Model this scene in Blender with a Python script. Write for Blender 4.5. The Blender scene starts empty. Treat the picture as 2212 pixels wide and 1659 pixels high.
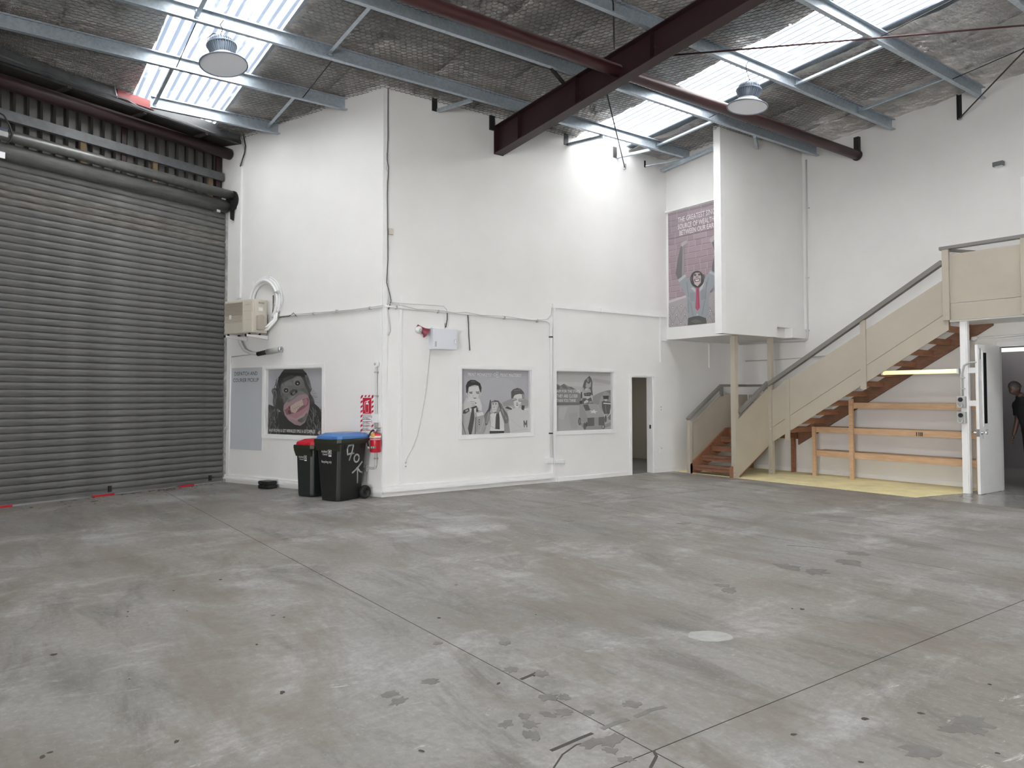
import bpy, bmesh, math, random
from mathutils import Vector, Matrix, noise
R = math.radians
D = bpy.data
C = bpy.context.scene.collection
random.seed(7)

# ------------------------------------------------------------------ camera
W_PX, H_PX = 2212.0, 1659.0
F_PX, PITCH, ROLL, YAW = 1580.65, R(1.78237), R(-0.08952), R(54.318)
PPX, PPY = 1106.0, 805.11
CAM = Vector((10.728, -5.142, 1.62))
def _w(x, y, z): return Vector((x*math.cos(YAW)-y*math.sin(YAW), x*math.sin(YAW)+y*math.cos(YAW), z))
_up0 = (0, -math.sin(PITCH), math.cos(PITCH))
CR = _w(math.cos(ROLL), math.sin(ROLL)*_up0[1], math.sin(ROLL)*_up0[2])
CU = _w(-math.sin(ROLL), math.cos(ROLL)*_up0[1], math.cos(ROLL)*_up0[2])
CF = _w(0, math.cos(PITCH), math.sin(PITCH))
cd = D.cameras.new('camera'); cam = D.objects.new('camera', cd); C.objects.link(cam)
cd.sensor_fit = 'HORIZONTAL'; cd.sensor_width = 36.0; cd.lens = 36.0*F_PX/W_PX
cd.shift_x = 0.0; cd.shift_y = -(H_PX/2-PPY)/W_PX
cd.clip_start = 0.05; cd.clip_end = 200
cam.matrix_world = Matrix(((CR.x, CU.x, -CF.x, CAM.x), (CR.y, CU.y, -CF.y, CAM.y), (CR.z, CU.z, -CF.z, CAM.z), (0, 0, 0, 1)))
bpy.context.scene.camera = cam

# ------------------------------------------------------------------ world, daylight, exposure
wd = D.worlds.new('World'); bpy.context.scene.world = wd; wd.use_nodes = True
bg = wd.node_tree.nodes['Background']; bg.inputs['Color'].default_value = (1.0, 0.985, 0.96, 1); bg.inputs['Strength'].default_value = 9.2
vs = bpy.context.scene.view_settings
vs.view_transform = 'Standard'; vs.look = 'None'; vs.exposure = 1.7; vs.gamma = 1.0
try: vs.use_curve_mapping = False
except Exception: pass
cy = bpy.context.scene.cycles
cy.max_bounces = 10; cy.diffuse_bounces = 6; cy.glossy_bounces = 4; cy.transmission_bounces = 6; cy.transparent_max_bounces = 8
cy.sample_clamp_indirect = 6.0; cy.caustics_reflective = False; cy.caustics_refractive = False

ROOF0, ROOFK = 6.70, 0.052
def roof(x): return ROOF0 + ROOFK*x
SKY_Y = [(-3.28, -1.83), (4.10, 5.53)]      # translucent roof sheet strips
def portal(loc, rot, sx, sy):
    l = D.lights.new('daylight_opening', 'AREA'); l.shape = 'RECTANGLE'; l.size = sx; l.size_y = sy
    o = D.objects.new('daylight_opening', l); C.objects.link(o); o.location = loc; o.rotation_euler = rot
    l.cycles.is_portal = True
    return o
ROOF_X0, ROOF_X1 = -3.95, 16.0
for y0, y1 in SKY_Y:
    xm = (ROOF_X0+ROOF_X1)/2
    portal((xm, (y0+y1)/2, roof(xm)+0.16), (0, -math.atan(ROOFK), 0), ROOF_X1-ROOF_X0, y1-y0)
REAR_DOOR = (10.0, 14.5, 3.4)                                 # open loading door behind the camera (x0, x1, head)
SIDE_DOOR = (-9.5, -8.5, 2.1)                                # open loading door right of the camera (y0, y1, head)
portal(((REAR_DOOR[0]+REAR_DOOR[1])/2, -12.2, REAR_DOOR[2]/2), (R(90), 0, 0), REAR_DOOR[1]-REAR_DOOR[0], REAR_DOOR[2])
portal((16.1, (SIDE_DOOR[0]+SIDE_DOOR[1])/2, SIDE_DOOR[2]/2), (R(90), 0, R(90)), SIDE_DOOR[1]-SIDE_DOOR[0], SIDE_DOOR[2])

# ------------------------------------------------------------------ wall frames: x to the right, y into the wall, z up
RDV = Vector((-0.37295, 0.92785, 0)); LDV = Vector((-0.92785, -0.37295, 0))
A_L = math.atan2(0.37295, 0.92785)
S_END = 4.0                                                   # length of the left wall
FR = {'left': (Vector((0, 0, 0)), A_L), 'mid': (Vector((0, 0, 0)), R(90)), 'back': (Vector((0, 8.8, 0)), 0.0),
      'roller': (LDV*3.97, A_L+R(90)), 'pod': (Vector((0, 6.63, 0)), 0.0), 'floor': (Vector((0, 0, 0)), 0.0)}
def px_local(frame, x, y, off=0.0):
    """point of the picture on a wall (off metres in front of it) -> (x right, z up) along that wall"""
    o, a = FR[frame]
    d = CR*((x-PPX)/F_PX) - CU*((y-PPY)/F_PX) + CF
    n = Vector((-math.sin(a), math.cos(a), 0)); r = Vector((math.cos(a), math.sin(a), 0))
    t = ((o - n*off - CAM).dot(n))/d.dot(n)
    p = CAM + d*t - o
    return p.dot(r), p.z
def px_floor(x, y, z=0.0):
    d = CR*((x-PPX)/F_PX) - CU*((y-PPY)/F_PX) + CF
    t = (z-CAM.z)/d.z
    p = CAM + d*t
    return p.x, p.y

# ------------------------------------------------------------------ mesh helpers
class MB:
    def __init__(s): s.v = []; s.f = []; s.sm = []
    def add(s, vs, fs, smooth=False):
        b = len(s.v); s.v += [tuple(v) for v in vs]
        for f in fs: s.f.append(tuple(i+b for i in f)); s.sm.append(smooth)
        return s
    def hexa(s, p): return s.add(p, [(0, 3, 2, 1), (4, 5, 6, 7), (0, 1, 5, 4), (1, 2, 6, 5), (2, 3, 7, 6), (3, 0, 4, 7)])
    def box(s, x0, x1, y0, y1, z0, z1):
        return s.hexa([(x0, y0, z0), (x1, y0, z0), (x1, y1, z0), (x0, y1, z0), (x0, y0, z1), (x1, y0, z1), (x1, y1, z1), (x0, y1, z1)])
    def obox(s, a, b, w, h, up=(0, 0, 1)):
        """bar from a to b, w wide across, h along up"""
        a = Vector(a); b = Vector(b); d = (b-a).normalized(); u = Vector(up); r = d.cross(u).normalized(); u = r.cross(d).normalized()
        r *= w/2; u *= h/2
        return s.hexa([a-r-u, a+r-u, b+r-u, b-r-u, a-r+u, a+r+u, b+r+u, b-r+u])
    def prism(s, pts, ax, a, b, smooth=False):
        """polygon in the plane normal to ax ('x': (y,z), 'y': (x,z), 'z': (x,y)) pushed from a to b"""
        def mk(p, t): return {'x': (t, p[0], p[1]), 'y': (p[0], t, p[1]), 'z': (p[0], p[1], t)}[ax]
        n = len(pts); ar = sum(pts[i][0]*pts[(i+1) % n][1]-pts[(i+1) % n][0]*pts[i][1] for i in range(n))
        if (ar < 0) != (ax == 'y'): pts = pts[::-1]
        if a > b: a, b = b, a
        vs = [mk(p, a) for p in pts]+[mk(p, b) for p in pts]
        s.add(vs, [tuple(range(n))[::-1], tuple(range(n, 2*n))])
        s.f[-2:], sm = s.f[-2:], s.sm
        base = len(s.v)-2*n
        for i in range(n):
            j = (i+1) % n; s.f.append((base+i, base+j, base+n+j, base+n+i)); s.sm.append(smooth)
        return s
    def cyl(s, a, b, r0, r1=None, n=14, caps=True, smooth=True):
        a = Vector(a); b = Vector(b); r1 = r0 if r1 is None else r1
        d = (b-a).normalized(); u = d.cross(Vector((0, 0, 1)) if abs(d.z) < .9 else Vector((1, 0, 0))).normalized(); w = d.cross(u)
        vs = [a+(u*math.cos(2*math.pi*i/n)+w*math.sin(2*math.pi*i/n))*r0 for i in range(n)]
        vs += [b+(u*math.cos(2*math.pi*i/n)+w*math.sin(2*math.pi*i/n))*r1 for i in range(n)]
        s.add(vs, [(i, (i+1) % n, n+(i+1) % n, n+i) for i in range(n)], smooth)
        if caps:
            b0 = len(s.v)-2*n
            s.f.append(tuple(b0+i for i in range(n))[::-1]); s.sm.append(False)
            s.f.append(tuple(b0+n+i for i in range(n))); s.sm.append(False)
        return s
    def tube(s, pts, r, n=8, caps=True):
        pts = [Vector(p) for p in pts]; m = len(pts); u = None; rings = []
        for i, p in enumerate(pts):
            d = ((pts[min(i+1, m-1)]-p)+(p-pts[max(i-1, 0)]))
            d = d.normalized() if d.length > 1e-9 else Vector((0, 0, 1))
            if u is None: u = d.cross(Vector((0, 0, 1)) if abs(d.z) < .9 else Vector((1, 0, 0))).normalized()
            else: u = (u-d*u.dot(d)).normalized()
            w = d.cross(u); rr = r[i] if isinstance(r, (list, tuple)) else r
            rings.append([p+(u*math.cos(2*math.pi*k/n)+w*math.sin(2*math.pi*k/n))*rr for k in range(n)])
        vs = [v for g in rings for v in g]; fs = []
        for i in range(m-1):
            for k in range(n): fs.append((i*n+k, i*n+(k+1) % n, (i+1)*n+(k+1) % n, (i+1)*n+k))
        s.add(vs, fs, True)
        if caps:
            b0 = len(s.v)-m*n
            s.f.append(tuple(b0+k for k in range(n))[::-1]); s.sm.append(False)
            s.f.append(tuple(b0+(m-1)*n+k for k in range(n))); s.sm.append(False)
        return s
    def lathe(s, prof, n=24, c=(0, 0, 0), smooth=True, closed=False, M=None):
        vs = []; m = len(prof)
        for i in range(n):
            a = 2*math.pi*i/n
            for r, z in prof:
                p = Vector((r*math.cos(a), r*math.sin(a), z))
                if M is not None: p = M @ p
                vs.append(p+Vector(c))
        fs = []
        for i in range(n):
            j = (i+1) % n
            for k in range(m-1 if not closed else m):
                l = (k+1) % m
                fs.append((i*m+k, j*m+k, j*m+l, i*m+l))
        return s.add(vs, fs, smooth)
    def ball(s, c, rx, ry=None, rz=None, n=12, m=8):
        ry = rx if ry is None else ry; rz = rx if rz is None else rz
        vs = [(c[0]+rx*math.sin(math.pi*j/m)*math.cos(2*math.pi*i/n), c[1]+ry*math.sin(math.pi*j/m)*math.sin(2*math.pi*i/n), c[2]+rz*math.cos(math.pi*j/m)) for j in range(1, m) for i in range(n)]
        t = len(vs); vs += [(c[0], c[1], c[2]+rz), (c[0], c[1], c[2]-rz)]
        fs = [(j*n+i, (j+1)*n+i, (j+1)*n+(i+1) % n, j*n+(i+1) % n) for j in range(m-2) for i in range(n)]
        fs += [(t, i, (i+1) % n) for i in range(n)]+[(t+1, (m-2)*n+(i+1) % n, (m-2)*n+i) for i in range(n)]
        return s.add(vs, fs, True)
    def build(s, name, mat, parent=None, bevel=0.0, seg=2, fix=True):
        me = D.meshes.new(name); me.from_pydata(s.v, [], s.f)
        for p, k in zip(me.polygons, s.sm): p.use_smooth = k
        if bevel or fix:
            bm = bmesh.new(); bm.from_mesh(me)
            if bevel:
                bmesh.ops.remove_doubles(bm, verts=bm.verts, dist=1e-5)
                es = [e for e in bm.edges if len(e.link_faces) == 2 and e.calc_face_angle(0) > 0.6]
                bmesh.ops.bevel(bm, geom=es, offset=bevel, segments=seg, affect='EDGES', profile=0.6, clamp_overlap=True)
            if fix: bmesh.ops.recalc_face_normals(bm, faces=bm.faces)
            bm.to_mesh(me); bm.free()
        me.materials.append(mat)
        o = D.objects.new(name, me); C.objects.link(o)
        if parent is not None: o.parent = parent
        return o
def tag(o, label, cat, group=None):
    o['label'] = label; o['category'] = cat
    if group: o['group'] = group
    return o
def struct(o, label=None):
    o['kind'] = 'structure'
    if label: o['label'] = label
    return o
def thing(name, label, cat, loc=(0, 0, 0), rz=0.0, group=None):
    o = D.objects.new(name, None); C.objects.link(o); o.location = loc; o.rotation_euler = (0, 0, rz); o.empty_display_size = .1
    return tag(o, label, cat, group)
def fthing(name, label, cat, frame, x, z=0.0, y=0.0, group=None):
    """a thing on a wall frame: x along the wall, y into it (negative = into the room)"""
    o, a = FR[frame]
    p = o+Vector((math.cos(a), math.sin(a), 0))*x+Vector((-math.sin(a), math.cos(a), 0))*y+Vector((0, 0, z))
    return thing(name, label, cat, p, a, group)
def frame_empty(name, frame):
    o, a = FR[frame]; e = D.objects.new(name, None); C.objects.link(e); e.location = o; e.rotation_euler = (0, 0, a); e.empty_display_size = .1
    return e
def place(o, frame):
    p, a = FR[frame]; o.location = p; o.rotation_euler = (0, 0, a); return o
def dup(o, parent=None):
    c = o.copy(); C.objects.link(c)
    if parent is not None: c.parent = parent
    for ch in o.children: dup(ch, c)
    return c
def text_obj(name, body, mat, parent, x0, x1, z0, z1, y, bold=0.0, skew=0.0, fit=True, dz=0.0):
    """flat lettering on a wall-like plane facing -y, fitted to the box x0..x1, z0..z1; dz lifts the right end"""
    cu = D.curves.new('lettering', 'FONT'); cu.body = body; cu.size = 1.0; cu.offset = 0.0; cu.resolution_u = 2
    t = D.objects.new('lettering', cu); C.objects.link(t)
    dg = bpy.context.evaluated_depsgraph_get()
    me = D.meshes.new_from_object(t.evaluated_get(dg)); D.objects.remove(t); D.curves.remove(cu)
    xs = [v.co.x for v in me.vertices]; ys = [v.co.y for v in me.vertices]
    ax, bx, ay, by = min(xs), max(xs), min(ys), max(ys)
    for v in me.vertices:
        u = (v.co.x-ax)/(bx-ax); w = (v.co.y-ay)/(by-ay)
        v.co = (x0+u*(x1-x0)+skew*w, y, z0+w*(z1-z0)+dz*u)
    me.name = name; me.materials.clear(); me.materials.append(mat)
    o = D.objects.new(name, me); C.objects.link(o); o.parent = parent
    return o
# ------------------------------------------------------------------ materials
def mat(name, col, rough=0.5, metal=0.0, bump=0.0, bscale=40.0, var=0.0, vscale=3.0, spec=None, stretch=(1, 1, 1), emit=None, alpha=None):
    m = D.materials.new(name); m.use_nodes = True; nt = m.node_tree; b = nt.nodes['Principled BSDF']
    b.inputs['Base Color'].default_value = (*col, 1); b.inputs['Roughness'].default_value = rough; b.inputs['Metallic'].default_value = metal
    if spec is not None: b.inputs['Specular IOR Level'].default_value = spec
    if emit: b.inputs['Emission Color'].default_value = (*emit[0], 1); b.inputs['Emission Strength'].default_value = emit[1]
    if bump or var:
        tc = nt.nodes.new('ShaderNodeTexCoord'); mp = nt.nodes.new('ShaderNodeMapping'); mp.inputs['Scale'].default_value = stretch
        nt.links.new(tc.outputs['Object'], mp.inputs['Vector'])
    if bump:
        n = nt.nodes.new('ShaderNodeTexNoise'); n.inputs['Scale'].default_value = bscale; n.inputs['Detail'].default_value = 4
        bp = nt.nodes.new('ShaderNodeBump'); bp.inputs['Strength'].default_value = bump; bp.inputs['Distance'].default_value = 0.02
        nt.links.new(mp.outputs[0], n.inputs['Vector']); nt.links.new(n.outputs[0], bp.inputs['Height']); nt.links.new(bp.outputs[0], b.inputs['Normal'])
    if var:
        n = nt.nodes.new('ShaderNodeTexNoise'); n.inputs['Scale'].default_value = vscale; n.inputs['Detail'].default_value = 8; n.inputs['Roughness'].default_value = .65
        nt.links.new(mp.outputs[0], n.inputs['Vector'])
        r = nt.nodes.new('ShaderNodeMapRange'); r.inputs['From Min'].default_value = .3; r.inputs['From Max'].default_value = .7
        r.inputs['To Min'].default_value = 1-var; r.inputs['To Max'].default_value = 1+var*.4
        nt.links.new(n.outputs[0], r.inputs['Value'])
        x = nt.nodes.new('ShaderNodeMix'); x.data_type = 'RGBA'; x.blend_type = 'MULTIPLY'; x.inputs['Factor'].default_value = 1
        x.inputs['A'].default_value = (*col, 1); nt.links.new(r.outputs[0], x.inputs['B']); nt.links.new(x.outputs['Result'], b.inputs['Base Color'])
    return m
class NT:
    """small node-graph builder"""
    def __init__(s, name):
        s.m = D.materials.new(name); s.m.use_nodes = True; s.t = s.m.node_tree; s.b = s.t.nodes['Principled BSDF']
        tc = s.t.nodes.new('ShaderNodeTexCoord'); s.co = tc.outputs['Object']
    def map(s, scale=(1, 1, 1), rot=(0, 0, 0), loc=(0, 0, 0)):
        n = s.t.nodes.new('ShaderNodeMapping'); n.inputs['Scale'].default_value = scale; n.inputs['Rotation'].default_value = rot; n.inputs['Location'].default_value = loc
        s.t.links.new(s.co, n.inputs['Vector']); return n.outputs[0]
    def noise(s, v, scale, detail=6, rough=.6, dist=0.0):
        n = s.t.nodes.new('ShaderNodeTexNoise'); n.inputs['Scale'].default_value = scale; n.inputs['Detail'].default_value = detail; n.inputs['Roughness'].default_value = rough; n.inputs['Distortion'].default_value = dist
        s.t.links.new(v, n.inputs['Vector']); return n.outputs[0]
    def voro(s, v, scale, feat='F1', out='Distance', rnd=1.0):
        n = s.t.nodes.new('ShaderNodeTexVoronoi'); n.feature = feat; n.inputs['Scale'].default_value = scale; n.inputs['Randomness'].default_value = rnd
        s.t.links.new(v, n.inputs['Vector']); return n.outputs[out]
    def rng(s, f, a, b, c=0.0, d=1.0, smooth=False):
        n = s.t.nodes.new('ShaderNodeMapRange'); n.clamp = True
        if smooth: n.interpolation_type = 'SMOOTHSTEP'
        for k, v in (('From Min', a), ('From Max', b), ('To Min', c), ('To Max', d)): n.inputs[k].default_value = v
        s.t.links.new(f, n.inputs['Value']); return n.outputs[0]
    def math(s, op, a, b):
        n = s.t.nodes.new('ShaderNodeMath'); n.operation = op
        for i, x in enumerate((a, b)):
            if isinstance(x, (int, float)): n.inputs[i].default_value = x
            else: s.t.links.new(x, n.inputs[i])
        return n.outputs[0]
    def mix(s, f, a, b, mode='MIX'):
        n = s.t.nodes.new('ShaderNodeMix'); n.data_type = 'RGBA'; n.blend_type = mode
        for k, x in (('Factor', f), ('A', a), ('B', b)):
            if isinstance(x, (int, float)): n.inputs[k].default_value = x
            elif isinstance(x, tuple): n.inputs[k].default_value = (*x, 1)
            else: s.t.links.new(x, n.inputs[k])
        return n.outputs['Result']
    def bump(s, h, strength=.5, dist=.02):
        n = s.t.nodes.new('ShaderNodeBump'); n.inputs['Strength'].default_value = strength; n.inputs['Distance'].default_value = dist
        s.t.links.new(h, n.inputs['Height']); s.t.links.new(n.outputs[0], s.b.inputs['Normal'])
    def set(s, **k):
        for n, v in k.items():
            i = s.b.inputs[n.replace('_', ' ')]
            if isinstance(v, (int, float)): i.default_value = v
            elif isinstance(v, tuple): i.default_value = (*v, 1)
            else: s.t.links.new(v, i)
        return s.m
M = {}
# concrete floor
n = NT('worn_concrete'); v = n.map()
a = n.noise(v, .55, 9, .62); c = n.mix(n.rng(a, .36, .64), (.215, .205, .193), (.335, .33, .322))
warm = n.noise(n.map((.4, .4, 1), loc=(3, 7, 0)), .8, 4, .5); c = n.mix(n.rng(warm, .45, .7, 0, .45), c, (.245, .21, .178))
st = n.noise(n.map((.45, 1.5, 1), rot=(0, 0, R(30))), 1.5, 10, .72, .6); c = n.mix(n.rng(st, .50, .66, 0, .8), c, (.13, .122, .112))
pale = n.noise(n.map((1, .6, 1), loc=(11, 2, 0)), .9, 10, .74, .3); c = n.mix(n.rng(pale, .52, .70, 0, .72), c, (.55, .55, .555))
sc = n.noise(n.map((2.2, .7, 1)), 2.3, 10, .8, 1.2); c = n.mix(n.math('MULTIPLY', n.rng(sc, .60, .68), n.rng(n.noise(v, .35, 3, .5), .48, .6)), c, (.66, .66, .66))
sp = n.noise(n.map((1, 1, 1)), 16, 10, .78); c = n.mix(n.rng(sp, .42, .66, .0, .42), c, (.13, .125, .12)); sp2 = n.noise(n.map((1, 1, 1), loc=(9, 3, 0)), 26, 8, .75); c = n.mix(n.rng(sp2, .54, .70, 0, .32), c, (.52, .52, .515))
br = n.noise(n.map((.5, 1.2, 1), rot=(0, 0, R(30)), loc=(2, 5, 0)), 1.0, 9, .7, .4); c = n.mix(n.rng(br, .49, .60, 0, .6), c, (.18, .152, .128))
dots = n.voro(v, 1.7); c = n.mix(n.math('MULTIPLY', n.rng(dots, .022, .04, 1, 0), .75), c, (.07, .065, .06))
n.bump(n.noise(v, 25, 6, .6), .12, .01)
M['floor'] = n.set(Base_Color=c, Roughness=n.rng(n.noise(v, 1.1, 6, .6), .3, .7, .42, .7), Specular_IOR_Level=.35)
M['joint'] = mat('joint_dirt', (.03, .028, .026), .9)
# white painted boards with faint scuffs
n = NT('white_wall_paint'); v = n.map()
c = n.mix(n.rng(n.noise(v, .7, 6, .6), .35, .7, 0, 1), (.80, .80, .795), (.745, .745, .735))
sc = n.noise(n.map((2.2, 2.2, .8)), 1.6, 9, .75, .8); c = n.mix(n.rng(sc, .66, .76, 0, .35), c, (.55, .54, .52))
n.bump(n.noise(v, 30, 3), .03, .005)
M['wall'] = n.set(Base_Color=c, Roughness=.55)
M['wall_back'] = mat('off_white_wall_paint', (.74, .735, .725), .6, var=.06, vscale=.8)
M['trim'] = mat('white_gloss_trim', (.80, .805, .81), .35, var=.05, vscale=4)
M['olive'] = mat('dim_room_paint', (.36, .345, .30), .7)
M['carpet'] = mat('grey_carpet', (.14, .14, .14), .95, bump=.3, bscale=200)
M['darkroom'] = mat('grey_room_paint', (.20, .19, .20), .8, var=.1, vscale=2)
# silver foil blanket
n = NT('silver_foil'); v = n.map()
h1 = n.noise(n.map((1, 1, 1)), 9, 8, .65, .8); h2 = n.noise(n.map((7, 1.2, 1), rot=(0, 0, R(12))), 4, 6, .6, .6)
h3 = n.noise(v, 40, 3, .5)
hh = n.math('ADD', n.math('ADD', n.math('MULTIPLY', h1, .8), n.math('MULTIPLY', h2, .9)), n.math('MULTIPLY', h3, .15))
n.bump(hh, 1.0, .34)
M['foil'] = n.set(Base_Color=n.mix(n.rng(n.noise(v, 1.5, 5), .35, .65), (.58, .56, .54), (.74, .72, .70)), Metallic=1.0, Roughness=.2)
M['wire'] = mat('netting_wire', (.07, .065, .06), .5, .3)
n = NT('galvanised_steel'); v = n.map()
M['galv'] = n.set(Base_Color=n.mix(n.rng(n.voro(n.map((1, 1, 1)), 30, out='Color'), 0, 1), (.38, .44, .50), (.50, .57, .63)), Metallic=.55, Roughness=.42)
M['dimsteel'] = mat('dull_grey_steel', (.12, .125, .13), .45, .4, var=.25, vscale=6)
M['drum'] = mat('dull_drum_steel', (.20, .205, .20), .38, .6, var=.3, vscale=5)
M['redox'] = mat('red_oxide_paint', (.026, .009, .011), .5, var=.25, vscale=5)
M['redtube'] = mat('red_oxide_tube', (.055, .016, .018), .42, var=.2, vscale=4)
M['blacksteel'] = mat('black_steel', (.015, .015, .016), .5)
# translucent roof sheet, corrugation shading painted in as dark stripes along the ribs
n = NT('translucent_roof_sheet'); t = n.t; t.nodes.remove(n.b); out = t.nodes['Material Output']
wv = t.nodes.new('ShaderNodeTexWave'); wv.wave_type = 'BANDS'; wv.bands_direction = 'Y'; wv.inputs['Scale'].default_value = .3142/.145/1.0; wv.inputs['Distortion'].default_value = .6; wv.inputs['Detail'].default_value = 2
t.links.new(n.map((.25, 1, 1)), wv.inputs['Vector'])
rib_shade = n.math('ADD', n.rng(wv.outputs['Fac'], .18, .66, 0, 1, True), n.rng(n.noise(n.map((.7, 3, 1)), 2, 6, .6), .3, .7, -.15, .1))
col = n.mix(rib_shade, (.020, .0255, .035), (.60, .605, .61))
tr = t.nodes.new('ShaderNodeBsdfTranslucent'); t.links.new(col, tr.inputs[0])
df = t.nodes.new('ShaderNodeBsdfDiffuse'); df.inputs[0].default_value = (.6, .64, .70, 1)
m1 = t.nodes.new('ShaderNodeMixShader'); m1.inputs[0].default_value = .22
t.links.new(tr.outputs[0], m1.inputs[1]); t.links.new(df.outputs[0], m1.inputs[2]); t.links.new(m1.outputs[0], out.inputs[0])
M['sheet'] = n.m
# roller door steel with streaks and rust
n = NT('weathered_roller_steel'); v = n.map()
c = n.mix(n.rng(n.noise(n.map((.6, 1, 6)), 2.2, 8, .7), .35, .68), (.088, .088, .086), (.185, .187, .187))
c = n.mix(n.rng(n.noise(n.map((.8, 1, 2.5), loc=(5, 0, 1)), 1.6, 8, .75), .58, .72, 0, .55), c, (.22, .19, .14))
M['slat'] = n.set(Base_Color=c, Metallic=.2, Roughness=n.rng(n.noise(v, 6, 4), .3, .7, .48, .66))
n = NT('rust_streaked_roller_steel'); v = n.map()
c = n.mix(n.rng(n.noise(n.map((1.2, 1, 8)), 3, 8, .7), .38, .62), (.092, .09, .085), (.175, .168, .155))
c = n.mix(n.rng(n.noise(n.map((2, 1, 9), loc=(5, 0, 1)), 2.6, 9, .8), .57, .68, 0, .5), c, (.22, .13, .075))
M['slat_rust'] = n.set(Base_Color=c, Metallic=.15, Roughness=.6)
M['clad'] = mat('grey_wall_cladding', (.075, .073, .07), .5, .1, var=.3, vscale=3, stretch=(3, 3, .5))
M['timber_dirty'] = mat('weathered_timber', (.16, .11, .06), .8, var=.4, vscale=6)
M['soffit_rib_shade'] = mat('dark_soffit_and_rib_shade', (.045, .038, .036), .7, var=.2)
M['taupe'] = mat('taupe_paint', (.425, .385, .318), .5, var=.06, vscale=2)
M['railpaint'] = mat('grey_brown_rail_paint', (.20, .19, .18), .4, var=.1)
M['hardwood'] = mat('red_brown_hardwood', (.30, .135, .075), .55, var=.35, vscale=5, stretch=(1, 6, 6))
M['tread_dark'] = mat('dark_stained_tread', (.22, .115, .07), .6, var=.35, vscale=6, stretch=(1, 6, 6))
M['stair_wood'] = mat('orange_brown_stair_wood', (.40, .20, .11), .55, var=.3, vscale=5, stretch=(6, 1, 6))
M['pine'] = mat('raw_pine', (.56, .37, .23), .6, var=.22, vscale=4, stretch=(1, 8, 8))
M['ply'] = mat('yellow_floor_board', (.86, .77, .44), .6, var=.25, vscale=2.2, bump=.1, bscale=60)
M['greypaint'] = mat('grey_floor_paint', (.25, .245, .235), .22, var=.12, vscale=2, spec=.5)
M['black_plastic'] = mat('black_plastic', (.012, .013, .013), .38, bump=.04, bscale=300)
M['bin_green'] = mat('dark_green_bin_plastic', (.014, .019, .017), .36, bump=.03, bscale=200)
M['bin_rim'] = mat('dark_olive_rim_plastic', (.022, .024, .014), .4)
M['rubber'] = mat('black_rubber', (.01, .01, .01), .6)
M['red_lid'] = mat('red_lid_plastic', (.50, .014, .03), .35)
M['blue_lid'] = mat('blue_lid_plastic', (.065, .18, .44), .38)
M['white_print'] = mat('white_print', (.78, .78, .78), .6)
M['grey_tape'] = mat('grey_paint_strokes', (.34, .35, .36), .6)
M['ink'] = mat('black_ink', (.02, .02, .02), .6)
M['cream'] = mat('cream_casing', (.60, .565, .49), .45, var=.05)
M['cream_dark'] = mat('tan_casing_grille', (.40, .36, .31), .5)
M['white_plastic'] = mat('white_plastic', (.78, .79, .80), .4)
M['grey_plastic'] = mat('grey_plastic', (.42, .43, .42), .45)
M['cab'] = mat('pale_grey_cabinet_paint', (.68, .70, .76), .35)
M['cable'] = mat('pale_grey_cable', (.55, .55, .54), .5)
M['cable_black'] = mat('black_cable', (.02, .02, .02), .5)
M['horn'] = mat('maroon_horn_plastic', (.22, .03, .05), .45)
M['red'] = mat('red_enamel', (.50, .015, .03), .3)
M['sign_red'] = mat('red_sign_print', (.52, .02, .05), .5)
M['sign_white'] = mat('white_sign_print', (.80, .79, .80), .5)
M['green_print'] = mat('green_label_print', (.03, .22, .12), .5)
M['yellow_tag'] = mat('yellow_tag', (.70, .52, .12), .6)
M['panel_grey'] = mat('pale_blue_grey_panel', (.50, .53, .56), .5)
M['chrome'] = mat('polished_chrome', (.75, .76, .78), .15, 1.0)
M['alu'] = mat('brushed_aluminium', (.60, .61, .63), .35, .9)
M['lampgrey'] = mat('blue_grey_lamp_casting', (.20, .24, .30), .45, .3)
M['lampwhite'] = mat('white_lamp_reflector', (.72, .73, .75), .5)
M['fluoro'] = mat('lit_fluorescent_tube', (.9, .85, .6), .4, emit=((1.0, .86, .40), .30))
M['ceil_lit'] = mat('lit_ceiling_panel', (.9, .9, .9), .5, emit=((1, .98, .95), .36))
M['skin'] = mat('skin', (.11, .065, .05), .5)
M['hair'] = mat('grey_hair', (.06, .05, .05), .7)
M['darkcloth'] = mat('black_cloth', (.012, .012, .014), .85)
M['leaf'] = mat('dry_leaf', (.16, .10, .06), .8)
M['leaf_pale'] = mat('pale_litter', (.42, .36, .28), .8)
M['leaf_dark'] = mat('dark_leaf', (.03, .025, .02), .8)
m = D.materials.new('window_pane_glass'); m.use_nodes = True; t = m.node_tree; t.nodes.remove(t.nodes['Principled BSDF'])
gl = t.nodes.new('ShaderNodeBsdfGlossy'); gl.inputs['Roughness'].default_value = .03; gl.inputs[0].default_value = (1, 1, 1, 1)
tp = t.nodes.new('ShaderNodeBsdfTransparent'); fr = t.nodes.new('ShaderNodeFresnel'); fr.inputs[0].default_value = 1.06
mx = t.nodes.new('ShaderNodeMixShader'); t.links.new(fr.outputs[0], mx.inputs[0]); t.links.new(tp.outputs[0], mx.inputs[1]); t.links.new(gl.outputs[0], mx.inputs[2]); t.links.new(mx.outputs[0], t.nodes['Material Output'].inputs[0])
M['glass'] = m
# flat print: colours stored per polygon
m = D.materials.new('poster_print'); m.use_nodes = True; t = m.node_tree; at = t.nodes.new('ShaderNodeAttribute'); at.attribute_name = 'ink'
t.links.new(at.outputs['Color'], t.nodes['Principled BSDF'].inputs['Base Color']); t.nodes['Principled BSDF'].inputs['Roughness'].default_value = .45
M['print'] = m
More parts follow.
